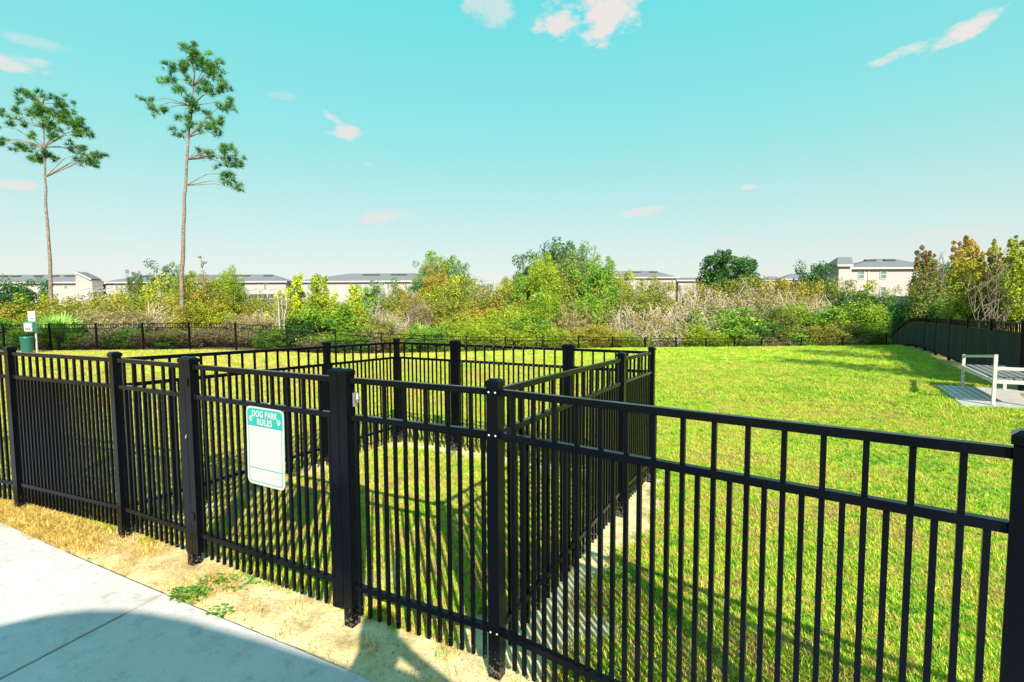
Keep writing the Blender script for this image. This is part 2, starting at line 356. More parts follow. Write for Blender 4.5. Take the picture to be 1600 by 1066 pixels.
# ------------------------------------------------------------------ concrete path: slabs
path = empty('path', (-1.5, 1.5, 0), 'pale curving concrete path along the front of the fence', kind='structure')
def edge_pt(x): return Vector((x, float(np.interp(x, ex, ey)), 0))
jd = (Vector((-2.217, 2.081, 0))-Vector((-1.989, 2.73, 0))).normalized()
cuts = [-8.9, -6.6, -4.55, -1.995, .3, 2.5]
def slab(xa, xb):
    g = .009; n = 14
    xs = [xa+g+(xb-xa-2*g)*i/n for i in range(n+1)]; top = [edge_pt(x) for x in xs]
    back = [p+jd*3.2 for p in top]; bm = MB(); z = .014
    rows = [[p+jd*.0 for p in top], [p+jd*.012 for p in top]]+[[p+jd*(.012+(3.18)*k/6) for p in top] for k in range(1, 7)]
    vs = []; W = n+1
    for k, row in enumerate(rows):
        for p in row: vs.append((p.x, p.y, h(p.x, p.y)+z-(.008 if k == 0 else 0)))
    fs = [(k*W+i+1, k*W+i, (k+1)*W+i, (k+1)*W+i+1) for k in range(len(rows)-1) for i in range(n)]
    base = len(vs)
    rim = [i for i in range(W)]+[k*W+n for k in range(1, len(rows))]+[(len(rows)-1)*W+i for i in range(n-1, -1, -1)]+[k*W for k in range(len(rows)-2, 0, -1)]
    for r in rim: vs.append((vs[r][0], vs[r][1], vs[r][2]-.1))
    m_ = len(rim)
    fs += [(rim[i], rim[(i+1) % m_], base+(i+1) % m_, base+i) for i in range(m_)]
    bm.add(vs, fs); return bm.build('slab', SLAB, path)
# slab concrete: blotches and fine pitting
SLAB = mat('slab_concrete', (.74, .73, .71), .85, .2); t = SLAB.node_tree
c1 = tramp(tnoise(1.6, 6, .7), [(.35, (.50, .455, .42)), (.6, (.60, .55, .505))])
c2 = tramp(tnoise(9, 8, .75), [(.34, (.60, .56, .50)), (.47, (1, 1, 1))]); cc = tmix(.6, c1, c2, 'MULTIPLY')
c3 = tramp(tnoise(120, 2, .6), [(.30, (.55, .53, .5)), (.42, (1, 1, 1))]); cc = tmix(.5, cc, c3, 'MULTIPLY')
tlink(cc, t.nodes['Principled BSDF'].inputs['Base Color'])
bb = tn('ShaderNodeBump'); bb.inputs['Strength'].default_value = .35; bb.inputs['Distance'].default_value = .004; tlink(tnoise(90, 4, .7), bb.inputs['Height']); tlink(bb.outputs[0], t.nodes['Principled BSDF'].inputs['Normal'])
for i in range(len(cuts)-1): slab(cuts[i], cuts[i+1])

# ------------------------------------------------------------------ black aluminium fences
TOP, MID, LOW, PW = 1.285, 1.098, .212, .056
def post_mesh(w, hh):
    m = MB(); a = w/2; m.box(-a, a, -a, a, -.1, hh-.03); return m.mesh('post', M['black'])
def cap_mesh(w, hh):
    m = MB(); a = w/2+.005; b = w/2-.012; z0 = hh-.034
    m.add([(-a, -a, z0), (a, -a, z0), (a, a, z0), (-a, a, z0), (-a, -a, z0+.022), (a, -a, z0+.022), (a, a, z0+.022), (-a, a, z0+.022), (-b, -b, z0+.034), (b, -b, z0+.034), (b, b, z0+.034), (-b, b, z0+.034)],
          [(3, 2, 1, 0), (0, 1, 5, 4), (1, 2, 6, 5), (2, 3, 7, 6), (3, 0, 4, 7), (4, 5, 9, 8), (5, 6, 10, 9), (6, 7, 11, 10), (7, 4, 8, 11), (8, 9, 10, 11)])
    return m.mesh('cap', M['black'])
PM = {w: (post_mesh(w, 1.344), cap_mesh(w, 1.344)) for w in (PW, .070)}
up_post = MB().box(-PW/2, PW/2, -PW/2, PW/2, .085, 1.314).mesh('upright', M['black'])
pk = .0155/2
PICK = {'full': MB().box(-pk, pk, -pk, pk, .065, TOP+.004).mesh('picket', M['black']), 'short': MB().box(-pk, pk, -pk, pk, .065, MID+.004).mesh('picket', M['black'])}
rivet_me = MB().lathe([(.0045, 0), (.0045, .002), (.002, .0035)], 8).mesh('screw', M['chip'])
def v3(p, dz=0): return Vector((p.x, p.y, h(p.x, p.y)+dz))
def add_post(root, p, ang, w=PW, mesh=None):
    me, cp = PM[w]; b = v3(p)
    o = place('post' if mesh is None else 'upright', mesh or me, root, b); o.rotation_euler = (0, 0, ang)
    c = bpy.data.objects.new('cap', cp); C.objects.link(c); c.parent = o; c.location = (0, 0, 0 if mesh is None else .0)
    return o
def panel(root, A, B, fulls, wA=PW/2, wB=PW/2, rails=(TOP, MID, LOW), front=1):
    """rails from post face to post face; fulls = distances of full-height pickets from A; short ones between"""
    d = (B-A); L = d.length; d = d/L; n = Vector((d.y, -d.x)); ang = math.atan2(d.y, d.x)
    a3 = v3(A); b3 = v3(B)
    for hz in rails:
        s = A+d*wA; e = B-d*wB
        zs = a3.z+(b3.z-a3.z)*wA/L+hz; ze = b3.z-(b3.z-a3.z)*wB/L+hz
        MB().bar((s.x, s.y, zs), (e.x, e.y, ze), .026, .028).build('rail', M['black'], root)
    ts = [(t_, 'full') for t_ in fulls]
    allf = list(fulls); gap = allf[1]-allf[0]
    sh = [(p+q)/2 for p, q in zip(allf, allf[1:])]
    if allf[0]-gap/2 > wA+.02: sh.insert(0, allf[0]-gap/2)
    if allf[-1]+gap/2 < L-wB-.02: sh.append(allf[-1]+gap/2)
    ts += [(t_, 'short') for t_ in sh]
    rv = MB()
    for t_, k in sorted(ts):
        q = A+d*t_; z = a3.z+(b3.z-a3.z)*t_/L
        o = place('picket', PICK[k], root, (q.x, q.y, z)); o.rotation_euler = (0, 0, ang)
        for hz in ((TOP, MID) if k == 'full' else (MID,)):
            c = Vector((q.x, q.y, z+hz))-Vector((n.x, n.y, 0))*.0135*front
            bm = MB().lathe([(.003, 0), (.003, .0015), (.001, .0028)], 6)
            rot = Vector((-n.x*front, -n.y*front, 0)).to_track_quat('Z', 'Y')
            rv.add([rot @ Vector(v)+c for v in bm.v], bm.f)
    o = rv.build('rivets', M['chip'], root); tag(o, kind='stuff')
def spaced(L, first, gap):
    out = []; t_ = first
    while t_ < L-.05: out.append(t_); t_ += gap
    return out
def even(L, gap=.126, w=PW/2):
    n = max(2, round(L/gap)); g = L/n; return [g*i for i in range(1, n)]
def ang_of(a, b): d = P[b]-P[a]; return math.atan2(d.y, d.x)
def run_root(name, p, label, cat, group=None): return empty(name, v3(P[p] if isinstance(p, str) else p), label, cat, group)
FG = 'black aluminium fence sections around the dog pen'
# front fence running left from the pen
r = run_root('fence', 'P0', 'black picket fence stretching left from the pen beside the straw-covered verge', 'fence', FG)
add_post(r, P['P0'], ang_of('P0', 'P1')); add_post(r, P['PA'], ang_of('PA', 'P0')); add_post(r, P['PB'], ang_of('PB', 'PA'))
panel(r, P['P0'], P['P1'], [.083+.0962*i for i in range(13)]); panel(r, P['PA'], P['P0'], even((P['P0']-P['PA']).length)); panel(r, P['PB'], P['PA'], even((P['PA']-P['PB']).length))
# pen front, left panel
dF = (P['P4']-P['P1']).normalized(); angF = math.atan2(dF.y, dF.x)
pl_ = P['P2']-dF*.030; pr_ = P['P2']+dF*.030; ql = P['P3']-dF*.030; qr = P['P3']+dF*.030
r = run_root('fence', 'P1', 'short black fence panel left of the front gate, with two capped posts', 'fence', FG)
add_post(r, P['P1'], angF); o = add_post(r, pl_, angF)
panel(r, P['P1'], pl_, [.115+.12*i for i in range(6)])
paint = MB().add([(-.006, 0, 0), (.004, .0, .006), (.008, 0, .03), (.002, 0, .022), (-.004, 0, .012), (-.012, 0, -.006)], [(0, 1, 2, 3, 4, 5)])
pq = v3(pl_, .83)+Vector((math.sin(angF), -math.cos(angF), 0))*.0295+Vector((dF.x, dF.y, 0))*.018
o2 = place('paint_chip', paint.mesh('paint_chip', M['chip']), r, pq); o2.rotation_euler = (0, 0, angF)
# front gate
g = run_root('gate', pr_, 'black front gate of the pen carrying the dog park rules sign', 'gate')
add_post(g, pr_, angF, mesh=up_post); add_post(g, ql, angF, mesh=up_post)
Lg = (ql-pr_).length; panel(g, pr_, ql, even(Lg, .123))
for hz in (1.19, .33): MB().bar(v3(pr_-dF*.034, hz), v3(pr_+dF*.006, hz), .066, .05).build('hinge', M['black'], g)
nF = Vector((dF.y, -dF.x))
for t_ in (.05,):
    for hz in (TOP, MID): 
        q = pr_+dF*.034; MB().bar(v3(q, hz), v3(q+dF*.02, hz), .034, .036).build('bracket', M['black'], g)
# pen front, right panel with gate post
r = run_root('fence', 'P3', 'black fence panel between the front gate latch post and the pen corner', 'fence', FG)
add_post(r, qr, angF); L = (P['P4']-qr).length
panel(r, qr, P['P4'], even(L, .118))
lt = MB(); q = qr+dF*.04-nF*.02
lt.bar(v3(q, 1.15), v3(q, 1.22), .02, .02); lt.lathe([(.012, -.02), (.015, 0), (.008, .03)], 8, v3(q+dF*.012, 1.19)); lt.bar(v3(q-dF*.03, 1.205), v3(q+dF*.01, 1.205), .012, .012)
lt.build('latch', M['steel'], r)
# right outer fence
r = run_root('fence', 'P4', 'tall black picket fence crossing the lower right foreground', 'fence', FG)
angR = ang_of('P4', 'P5')
add_post(r, P['P4'], angF); add_post(r, P['P5'], angR-.15); add_post(r, P['P6'], angR)
panel(r, P['P4'], P['P5'], [.098+.1013*i for i in range(15)]); panel(r, P['P5'], P['P6'], even((P['P6']-P['P5']).length))
sc_ = MB()
for hz in (TOP, MID, LOW):
    for s_ in (-.016, .016):
        c = v3(P['P4']+dF*s_+nF*.0285, hz); bm = MB().lathe([(.0048, 0), (.0048, .0015), (.002, .004)], 8)
        rot = Vector((nF.x, nF.y, 0)).to_track_quat('Z', 'Y'); sc_.add([rot @ Vector(v)+c for v in bm.v], bm.f)
tag(sc_.build('screw_heads', M['chip'], r), kind='stuff')
# pen left side
r = run_root('fence', 'B0', 'black side fence of the pen running back from left of the gate', 'fence', FG)
aS = ang_of('P1', 'C'); add_post(r, P['B0'], aS)
panel(r, P['P1'], P['B0'], even((P['B0']-P['P1']).length)); panel(r, P['B0'], P['C'], even((P['C']-P['B0']).length, .126))
# back
r = run_root('fence', 'C', 'short black fence panel left of the rear gate, at the far corner of the pen', 'fence', FG)
dB = (P['C2']-P['C']).normalized(); aB = math.atan2(dB.y, dB.x)
b1 = P['G1']-dB*.03; b2 = P['G1']+dB*.03; b3_ = P['G2']-dB*.03; b4 = P['G2']+dB*.03
add_post(r, P['C'], aB); add_post(r, b1, aB); panel(r, P['C'], b1, even((b1-P['C']).length), front=1)
g = run_root('gate', b2, 'black rear gate at the back of the pen, opening onto the lawn', 'gate')
add_post(g, b2, aB, mesh=up_post); add_post(g, b3_, aB, mesh=up_post); panel(g, b2, b3_, even((b3_-b2).length, .124), front=-1)
r = run_root('fence', b4, 'black fence panel right of the rear gate, ending at the right back corner', 'fence', FG)
add_post(r, b4, aB); panel(r, b4, P['C2'], even((P['C2']-b4).length), front=1)
r = run_root('fence', 'S', 'black side fence of the pen running back from the foreground corner post', 'fence', FG)
aS = ang_of('P4', 'C2'); add_post(r, P['S'], aS); add_post(r, P['C2'], aS)
panel(r, P['P4'], P['S'], even((P['S']-P['P4']).length)); panel(r, P['S'], P['C2'], even((P['C2']-P['S']).length), front=-1)

# ------------------------------------------------------------------ rules sign on the front gate
def sign():
    u = Vector((dF.x, dF.y, 0)); w = Vector((nF.x, nF.y, 0)); up = Vector((0, 0, 1))
    base = v3(P['P2']+dF*.727, 0); o0 = base+w*.020+up*.862     # sign centre
    roll = math.radians(1.2); u2 = u*math.cos(roll)-up*math.sin(roll); up2 = up*math.cos(roll)+u*math.sin(roll)
    root = empty('sign', o0, 'white aluminium dog park rules sign with teal header hanging on the gate', 'sign')
    W, Hh, r_ = .312, .452, .034
    def rr(x0, x1, y0, y1, rad, tl=1, bl=1, n=6):
        pts = []
        for cx, cy, a0, k in ((x1, y1, 0, tl), (x0, y1, 90, tl), (x0, y0, 180, bl), (x1, y0, 270, bl)):
            q = rad*k; cx2 = cx-q if cx == x1 else cx+q; cy2 = cy-q if cy == y1 else cy+q
            if k == 0: pts.append((cx, cy)); continue
            for i in range(n+1):
                a_ = R(a0+90*i/n); pts.append((cx2+q*math.cos(a_), cy2+q*math.sin(a_)))
        return pts
    def P3(x, y, d): return o0+u2*x+up2*y+w*d
    def plate(name, pts, d0, d1, m, parent=root):
        n = len(pts); mb = MB(); mb.add([P3(x, y, d1) for x, y in pts]+[P3(x, y, d0) for x, y in pts], [tuple(range(n)), tuple(range(2*n-1, n-1, -1))]+[(i, n+i, n+(i+1) % n, (i+1) % n) for i in range(n)])
        return mb.build(name, m, parent)
    pl = plate('plate', rr(-W/2, W/2, -Hh/2, Hh/2, r_), 0, .003, M['sign_white'])
    hd = plate('header', rr(-W/2+.009, W/2-.009, Hh/2-.112, Hh/2-.009, .027, 1, 0), .0031, .0035, M['teal'])
    # border line
    o_ = rr(-W/2+.016, W/2-.016, -Hh/2+.014, Hh/2-.112, .024, 0, 1); i_ = rr(-W/2+.0215, W/2-.0215, -Hh/2+.0195, Hh/2-.112, .0205, 0, 1)
    n = len(o_); mb = MB(); mb.add([P3(x, y, .0034) for x, y in o_]+[P3(x, y, .0034) for x, y in i_], [(i, (i+1) % n, n+(i+1) % n, n+i) for i in range(n) if i != 0])
    mb.build('border', M['teal'], root)
    plate('divider', [(-W/2+.0195, -Hh/2+.094), (W/2-.0195, -Hh/2+.094), (W/2-.0195, -Hh/2+.0995), (-W/2+.0195, -Hh/2+.0995)][::1], .0031, .0036, M['teal'])
    plate('mark', [(W/2-.052+.005*math.cos(a_*.785), -Hh/2+.062+.004*math.sin(a_*.785)) for a_ in range(8)], .0031, .0036, M['teal'])
    def text(s, x, y, size, sx):
        cu = bpy.data.curves.new('lettering', 'FONT'); cu.body = s; cu.size = size; cu.align_x = 'CENTER'; cu.extrude = .0004; cu.offset = size*.028; cu.space_character = 1.12
        to = bpy.data.objects.new('lettering', cu); C.objects.link(to); bpy.context.view_layer.update()
        me = bpy.data.meshes.new_from_object(to.evaluated_get(bpy.context.evaluated_depsgraph_get())); bpy.data.objects.remove(to)
        me.materials.clear(); me.materials.append(M['sign_white'])
        Mx = Matrix.Translation(P3(x, y, .0045)-abs_loc(root)) @ Matrix((u2, up2, w)).transposed().to_4x4() @ Matrix.Diagonal((sx, 1, 1, 1))
        me.transform(Mx); o = bpy.data.objects.new('lettering', me); C.objects.link(o); o.parent = root; o.location = (0, 0, 0)
    text('DOG PARK', 0, Hh/2-.056, .050, .78); text('RULES', 0, Hh/2-.101, .050, .84)
    for sx in (-1, 1):
        cx, cy = sx*W*.375, Hh/2-.073; mb = MB()
        for dx, dy, rx, ry in ((0, -.007, .0095, .0085), (-.0115, .004, .0042, .0062), (-.004, .0125, .0042, .0065), (.0045, .0125, .0042, .0065), (.012, .004, .0042, .0062)):
            mb.add([P3(cx+dx+rx*math.cos(k*.628), cy+dy+ry*math.sin(k*.628), .0042) for k in range(10)], [tuple(range(10))])
        mb.build('paw_print', M['sign_white'], root)
    sm = MB().lathe([(.011, 0), (.011, .002), (.005, .004)], 12); rot = w.to_track_quat('Z', 'Y'); c = v3(P['P2']+dF*.762, 1.106)+w*.0145
    m2 = MB(); m2.add([rot @ Vector(v)+c for v in sm.v], sm.f); m2.build('fixing_screw', M['white_paint'], root)
M['sign_white'] = mat('sign_white', (.42, .405, .39), .35, .4)
sign()

# ------------------------------------------------------------------ far boundary fences
def far_fence(label, pts_, fabric=False, gap=.12, w=.06, group='black boundary fences of the park'):
    root = empty('fence', v3(Vector(pts_[0])), label, 'fence', group)
    pm = MB().box(-w/2, w/2, -w/2, w/2, -.1, 1.31).box(-w/2-.006, w/2+.006, -w/2-.006, w/2+.006, 1.31, 1.345).mesh('post', M['black_far'])
    pk_ = MB()
    for i, p in enumerate(pts_):
        p = Vector(p); q = Vector(pts_[min(i+1, len(pts_)-1)]); q0 = Vector(pts_[max(i-1, 0)]); d = (q-q0); o = place('post', pm, root, v3(p)); o.rotation_euler = (0, 0, math.atan2(d.y, d.x))
        if i == len(pts_)-1: break
        d = q-p; L = d.length; dn = d/L; a3, b3 = v3(p), v3(q)
        for hz in (TOP, MID, LOW):
            MB().bar(a3+Vector((dn.x*w/2, dn.y*w/2, hz)), b3+Vector((-dn.x*w/2, -dn.y*w/2, hz)), .026, .03).build('rail', M['black_far'], root)
        n = round(L/gap*2)
        for k in range(1, n):
            c = a3.lerp(b3, k/n); hz = TOP if k % 2 == 0 else MID
            pk_.bar(c+Vector((0, 0, .07)), c+Vector((0, 0, hz)), .016, .016, side=(dn.x, dn.y, 0))
        if fabric:
            nn = Vector((-dn.y, dn.x, 0)); s_ = nn*.032; f = MB(); m_ = 6; vs = []
            for k in range(m_+1):
                c = a3.lerp(b3, .02+.96*k/m_)+s_+nn*(.012*math.sin(k*2.1+i)); vs += [c+Vector((0, 0, .13)), c+Vector((0, 0, MID-.02)), c+nn*.004+Vector((0, 0, .13)), c+nn*.004+Vector((0, 0, MID-.02))]
            fs = []
            for k in range(m_):
                b = k*4; fs += [(b, b+4, b+5, b+1), (b+2, b+3, b+7, b+6), (b+1, b+5, b+7, b+3), (b, b+2, b+6, b+4)]
            f.add(vs, fs).build('screen', M['fabric'], root)
    tag(pk_.build('pickets', M['black_far'], root), kind='stuff')
    return root
far_fence('long black boundary fence across the far left side of the lawn, in front of brush', [(FA[0]-2.2*k, FA[1]) for k in range(10, -1, -1)])
c_, s_ = .952, .304
pts2 = [(FA[0]+2.225*k*c_, FA[1]+2.225*k*s_) for k in range(0, 15)]
far_fence('black boundary fence slanting away behind the pen and sinking behind the lawn crest', pts2)
e0 = Vector(pts2[-1]); dd = (Vector(FC)-e0); far_fence('low visible strip of black fence right of centre, along the lawn crest', [tuple(e0+dd*k/3) for k in range(4)])
sp = [(9.8-.4*2.24, 9.55-.4*3.5)]
A_, B_ = Vector((9.8, 9.55)), Vector((17.5, 21.6)); dS = (B_-A_).normalized()
side_pts = [(14.6, 4.6), (13.1, 6.3), (11.5, 7.9)]+[tuple(A_+dS*(-.1+2.35*k)) for k in range(0, 13)]; side_pts = [p for p in side_pts if p[1] < 31]
far_fence('black fence lined with dark screening fabric along the right edge of the lawn', side_pts, fabric=True, w=.075)

# ------------------------------------------------------------------ lawn grass (instanced tufts)
gmat = bpy.data.materials.new('grass_blades'); gmat.use_nodes = True; t = gmat.node_tree; b = t.nodes['Principled BSDF']
lc = lawn_colour(); oi = tn('ShaderNodeObjectInfo')
v1 = tramp(oi.outputs['Random'], [(0, (.18, .32, .3)), (.25, (.55, .72, .5)), (.5, (1, 1, .9)), (1, (1.0, 1.0, .8))]); gc = tmix(1.0, lc, v1, 'MULTIPLY')
at = tn('ShaderNodeAttribute', attribute_name='tone'); gc = tmix(tmath('MULTIPLY', at.outputs['Fac'], .6), gc, (.66, .62, .12))
tlink(gc, b.inputs['Base Color']); b.inputs['Roughness'].default_value = .6; b.inputs['Specular IOR Level'].default_value = .3
tr = tn('ShaderNodeBsdfTranslucent'); tlink(gc, tr.inputs[0]); mx = tn('ShaderNodeMixShader'); mx.inputs[0].default_value = .3
tlink(b.outputs[0], mx.inputs[1]); tlink(tr.outputs[0], mx.inputs[2]); tlink(mx.outputs[0], t.nodes['Material Output'].inputs[0])
straw_mat = foliage_mat('dry_straw', [(.34, .16, .03), (.66, .40, .07), (.86, .66, .18)], .25)
def tuft(name, n, rad, hmin, hmax, w, m, lean=.6, seed=1, dry=.25):
    g_ = np.random.default_rng(seed); V = []; Fq = []; T = []
    for i in range(n):
        a_ = g_.uniform(0, 6.283); rr_ = rad*math.sqrt(g_.uniform()); bx, by = rr_*math.cos(a_), rr_*math.sin(a_)
        hh = g_.uniform(hmin, hmax); th = g_.uniform(0, 6.283); ln = lean*hh*g_.uniform(.3, 1.3); dx, dy = math.cos(th)*ln, math.sin(th)*ln
        sx, sy = -math.sin(th)*w/2, math.cos(th)*w/2; k = len(V)
        if g_.uniform() < .5: sx, sy = math.cos(th+1)*w/2, math.sin(th+1)*w/2
        V += [(bx-sx, by-sy, -.005), (bx+sx, by+sy, -.005), (bx+dx*.4+sx*.85, by+dy*.4+sy*.85, hh*.62), (bx+dx*.4-sx*.85, by+dy*.4-sy*.85, hh*.62), (bx+dx+sx*.2, by+dy+sy*.2, hh), (bx+dx-sx*.2, by+dy-sy*.2, hh)]
        Fq += [(k, k+1, k+2, k+3), (k+3, k+2, k+4, k+5)]; tt = 1. if g_.uniform() < dry else g_.uniform()*.3; T += [tt, tt]
    return quads_mesh(name, np.array(V), np.array(Fq), m, np.array(T))
def scatter(name, protos, pts, scl, label):
    me = bpy.data.meshes.new(name); n = len(pts); me.vertices.add(n); me.vertices.foreach_set('co', np.asarray(pts, np.float32).ravel())
    rot = np.zeros((n, 3), np.float32); rot[:, 2] = rng.uniform(0, 6.283, n); rot[:, 0] = rng.normal(0, .12, n); rot[:, 1] = rng.normal(0, .12, n)
    a = me.attributes.new('rot', 'FLOAT_VECTOR', 'POINT'); a.data.foreach_set('vector', rot.ravel())
    a = me.attributes.new('scl', 'FLOAT', 'POINT'); a.data.foreach_set('value', np.asarray(scl, np.float32))
    a = me.attributes.new('pick', 'INT', 'POINT'); a.data.foreach_set('value', rng.integers(0, len(protos), n).astype(np.int32))
    o = place(name, me); ng = bpy.data.node_groups.new(name+'_scatter', 'GeometryNodeTree')
    ng.interface.new_socket('Geometry', in_out='INPUT', socket_type='NodeSocketGeometry'); ng.interface.new_socket('Geometry', in_out='OUTPUT', socket_type='NodeSocketGeometry')
    gi = ng.nodes.new('NodeGroupInput'); go = ng.nodes.new('NodeGroupOutput'); ip = ng.nodes.new('GeometryNodeInstanceOnPoints')
    jn = ng.nodes.new('GeometryNodeJoinGeometry')
    for pm_ in protos:
        po = bpy.data.objects.new(name+'_tuft', pm_); oi_ = ng.nodes.new('GeometryNodeObjectInfo'); oi_.inputs['Object'].default_value = po; oi_.inputs['As Instance'].default_value = True
        ng.links.new(oi_.outputs['Geometry'], jn.inputs[0])
    def attr(nm, ty):
        q = ng.nodes.new('GeometryNodeInputNamedAttribute'); q.data_type = ty; q.inputs['Name'].default_value = nm; return [s for s in q.outputs if s.enabled and s.name == 'Attribute'][0]
    e2r = ng.nodes.new('FunctionNodeEulerToRotation'); ng.links.new(attr('rot', 'FLOAT_VECTOR'), e2r.inputs[0])
    ng.links.new(gi.outputs[0], ip.inputs['Points']); ng.links.new(jn.outputs[0], ip.inputs['Instance']); ip.inputs['Pick Instance'].default_value = True
    ng.links.new(attr('pick', 'INT'), ip.inputs['Instance Index']); ng.links.new(e2r.outputs[0], ip.inputs['Rotation']); ng.links.new(attr('scl', 'FLOAT'), ip.inputs['Scale'])
    ng.links.new(ip.outputs[0], go.inputs[0]); md = o.modifiers.new('scatter', 'NODES'); md.node_group = ng
    tag(o, label, kind='stuff'); return o
def lawn_points(n, r0, r1):
    a_ = rng.uniform(-.90, .90, n); rr_ = np.sqrt(rng.uniform(r0*r0, r1*r1, n)); x = rr_*np.sin(a_); y = rr_*np.cos(a_)
    front = np.interp(x, fx, fy)
    ok = (y > front-.05) & (y < fence_y(x)+.2) & (x < side_x(y)-.45) & (rng.uniform(size=n) > sandiness(x, y)*1.25-.02)
    ok &= ~((np.abs(x-pad_c[0]-.0) < 1.5) & (np.abs(y-pad_c[1]) < 2.2) & in_pad(x, y))
    return x[ok], y[ok]
PADQ = [at_y(1481, 604, 1), at_y(1536, 638, 1)]
N_, Fp = Vector((8.08, 8.3)), Vector((9.0, 9.9))                    # bench posts
bl = (Fp-N_).normalized(); bs = Vector((bl.y, -bl.x))
pad_o = N_-bl*.15-bs*.42; pad_L, pad_W = 2.15, 2.1
pad_c = pad_o+bl*pad_L/2+bs*pad_W/2
def in_pad(x, y):
    u = (x-pad_o.x)*bl.x+(y-pad_o.y)*bl.y; v = (x-pad_o.x)*bs.x+(y-pad_o.y)*bs.y
    return (u > -.02) & (u < pad_L+.02) & (v > -.02) & (v < pad_W+.02)
protos = [tuft('blades', 40, .07, .010, .034, .0038, gmat, .9, s) for s in (1, 2, 3)]
X, Y, S_ = [], [], []
for n, r0, r1, sc0 in ((36000, 1.2, 5.5, .92), (56000, 5.5, 10, 1.1), (50000, 10, 17, 1.5), (40000, 17, 36, 2.0)):
    x, y = lawn_points(n, r0, r1); X.append(x); Y.append(y); S_.append(sc0*rng.uniform(.7, 1.25, len(x)))
X, Y, S_ = map(np.concatenate, (X, Y, S_))
scatter('grass', protos, np.stack([X, Y, H(X, Y)], 1), S_, 'short patchy green and yellow lawn grass around and inside the pen')
# straw and dead grass on the verge left of the gate
n = 16000; x = rng.uniform(-7, .2, n); fr = np.interp(x, fx, fy); ed = np.interp(x, ex, ey); y = ed+.02+(fr+.10-ed)*rng.uniform(0, 1, n)
dens = sstep(-2.4, -4.2, x)*.8+.012+.6*np.clip(wob(x, y, 2.2, 1.)-.15, 0, 1)*sstep(-1.2, -2.4, x); ok = rng.uniform(size=n) < dens
x, y = x[ok], y[ok]; sp_ = [tuft('straw', 30, .06, .006, .030, .0022, straw_mat, 2.2, s, .5) for s in (11, 12)]
scatter('dry_grass', sp_, np.stack([x, y, H(x, y)-.004], 1), rng.uniform(.5, 1.35, len(x)), 'golden dead grass and straw littering the sandy verge beside the path')
# pebbles and grit on the sand
gm2 = mat('grit', (.45, .36, .25), .9, .2, noise=(3, (.18, .14, .10), .3)); peb = [MB().lathe([(.3, -.3), (1, 0), (.7, .5), (.2, .65)], 6).mesh('pebble', gm2), MB().lathe([(.3, -.3), (.9, .05), (.5, .4)], 5).mesh('pebble', gm2)]
n = 9000; x = rng.uniform(-5, 2.2, n); y = rng.uniform(1, 6.5, n); ok = (sandiness(x, y) > .5) & (y > np.interp(x, ex, ey)+.01); x, y = x[ok], y[ok]
scatter('grit', peb, np.stack([x, y, H(x, y)], 1), rng.exponential(.0022, len(x))+.0014, 'small grit and crumbs scattered on the bare sand')

# leafy weeds on the verge
weed_mat = foliage_mat('weed_leaf', [(.05, .16, .015), (.12, .33, .02), (.30, .46, .05)], .25)
def weed(px, py, rad, n, hh, label, dry=0):
    z = 0
    for _ in range(8):
        r_ = ray(px, py); tt = (z-EYE)/r_.z; q = r_*tt; z = h(q.x, q.y)
    V = []; Fq = []; T = []; g_ = np.random.default_rng(int(px))
    for i in range(n):
        a_ = g_.uniform(0, 6.283); rr_ = rad*math.sqrt(g_.uniform()); c = np.array([rr_*math.cos(a_)*1.5, rr_*math.sin(a_), g_.uniform(.15, 1)*hh])
        d = np.array([math.cos(a_), math.sin(a_), g_.uniform(-.3, .5)]); d /= np.linalg.norm(d); s = np.cross(d, (0, 0, 1)); s /= np.linalg.norm(s); l = g_.uniform(.010, .026); w = l*.5
        k = len(V); V += [c, c+d*l*.5+s*w, c+d*l, c+d*l*.5-s*w+np.array([0, 0, .003])]; Fq.append((k, k+1, k+2, k+3)); T.append(g_.uniform())
    root = empty('weed', (q.x, q.y, z), label, 'weed', 'weeds growing on the sandy verge')
    o = bpy.data.objects.new('leaves', quads_mesh('leaves', np.array(V), np.array(Fq), weed_mat, np.array(T))); C.objects.link(o); o.parent = root
    st = MB()
    for i in range(10):
        a_ = g_.uniform(0, 6.283); st.tube([(q.x, q.y, z-.01), (q.x+rad*.9*math.cos(a_), q.y+rad*.7*math.sin(a_), z+hh*.6)], .0018, 4)
    st.build('stems', weed_mat, root)
weed(294, 934, .070, 200, .045, 'bright green leafy weed spilling onto the path edge, largest of the weeds')
weed(372, 915, .08, 60, .03, 'yellow-green creeping weed on the sand in front of the gate')
weed(342, 960, .045, 40, .03, 'small weed sprig on the sand just off the path edge')
weed(330, 910, .05, 50, .03, 'thin weed sprig on the sand between path and fence')
weed(72, 826, .03, 30, .03, 'tiny green weed in the straw at the left')
weed(962, 905, .08, 80, .05, 'broad-leaved weed in the sandy gap right of the corner post')
weed(940, 960, .06, 50, .05, 'low weed among grass at the foot of the right-hand fence')

st_ = MB().lathe([(.012, -.01), (.024, .0), (.022, .014), (.010, .022)], 9, (.33, 2.24, h(.33, 2.24)))
tag(st_.build('stone', M['pad'], None, True, loc=(.33, 2.24, h(.33, 2.24))), 'small pale stone on the sand behind the lower right fence', 'stone')

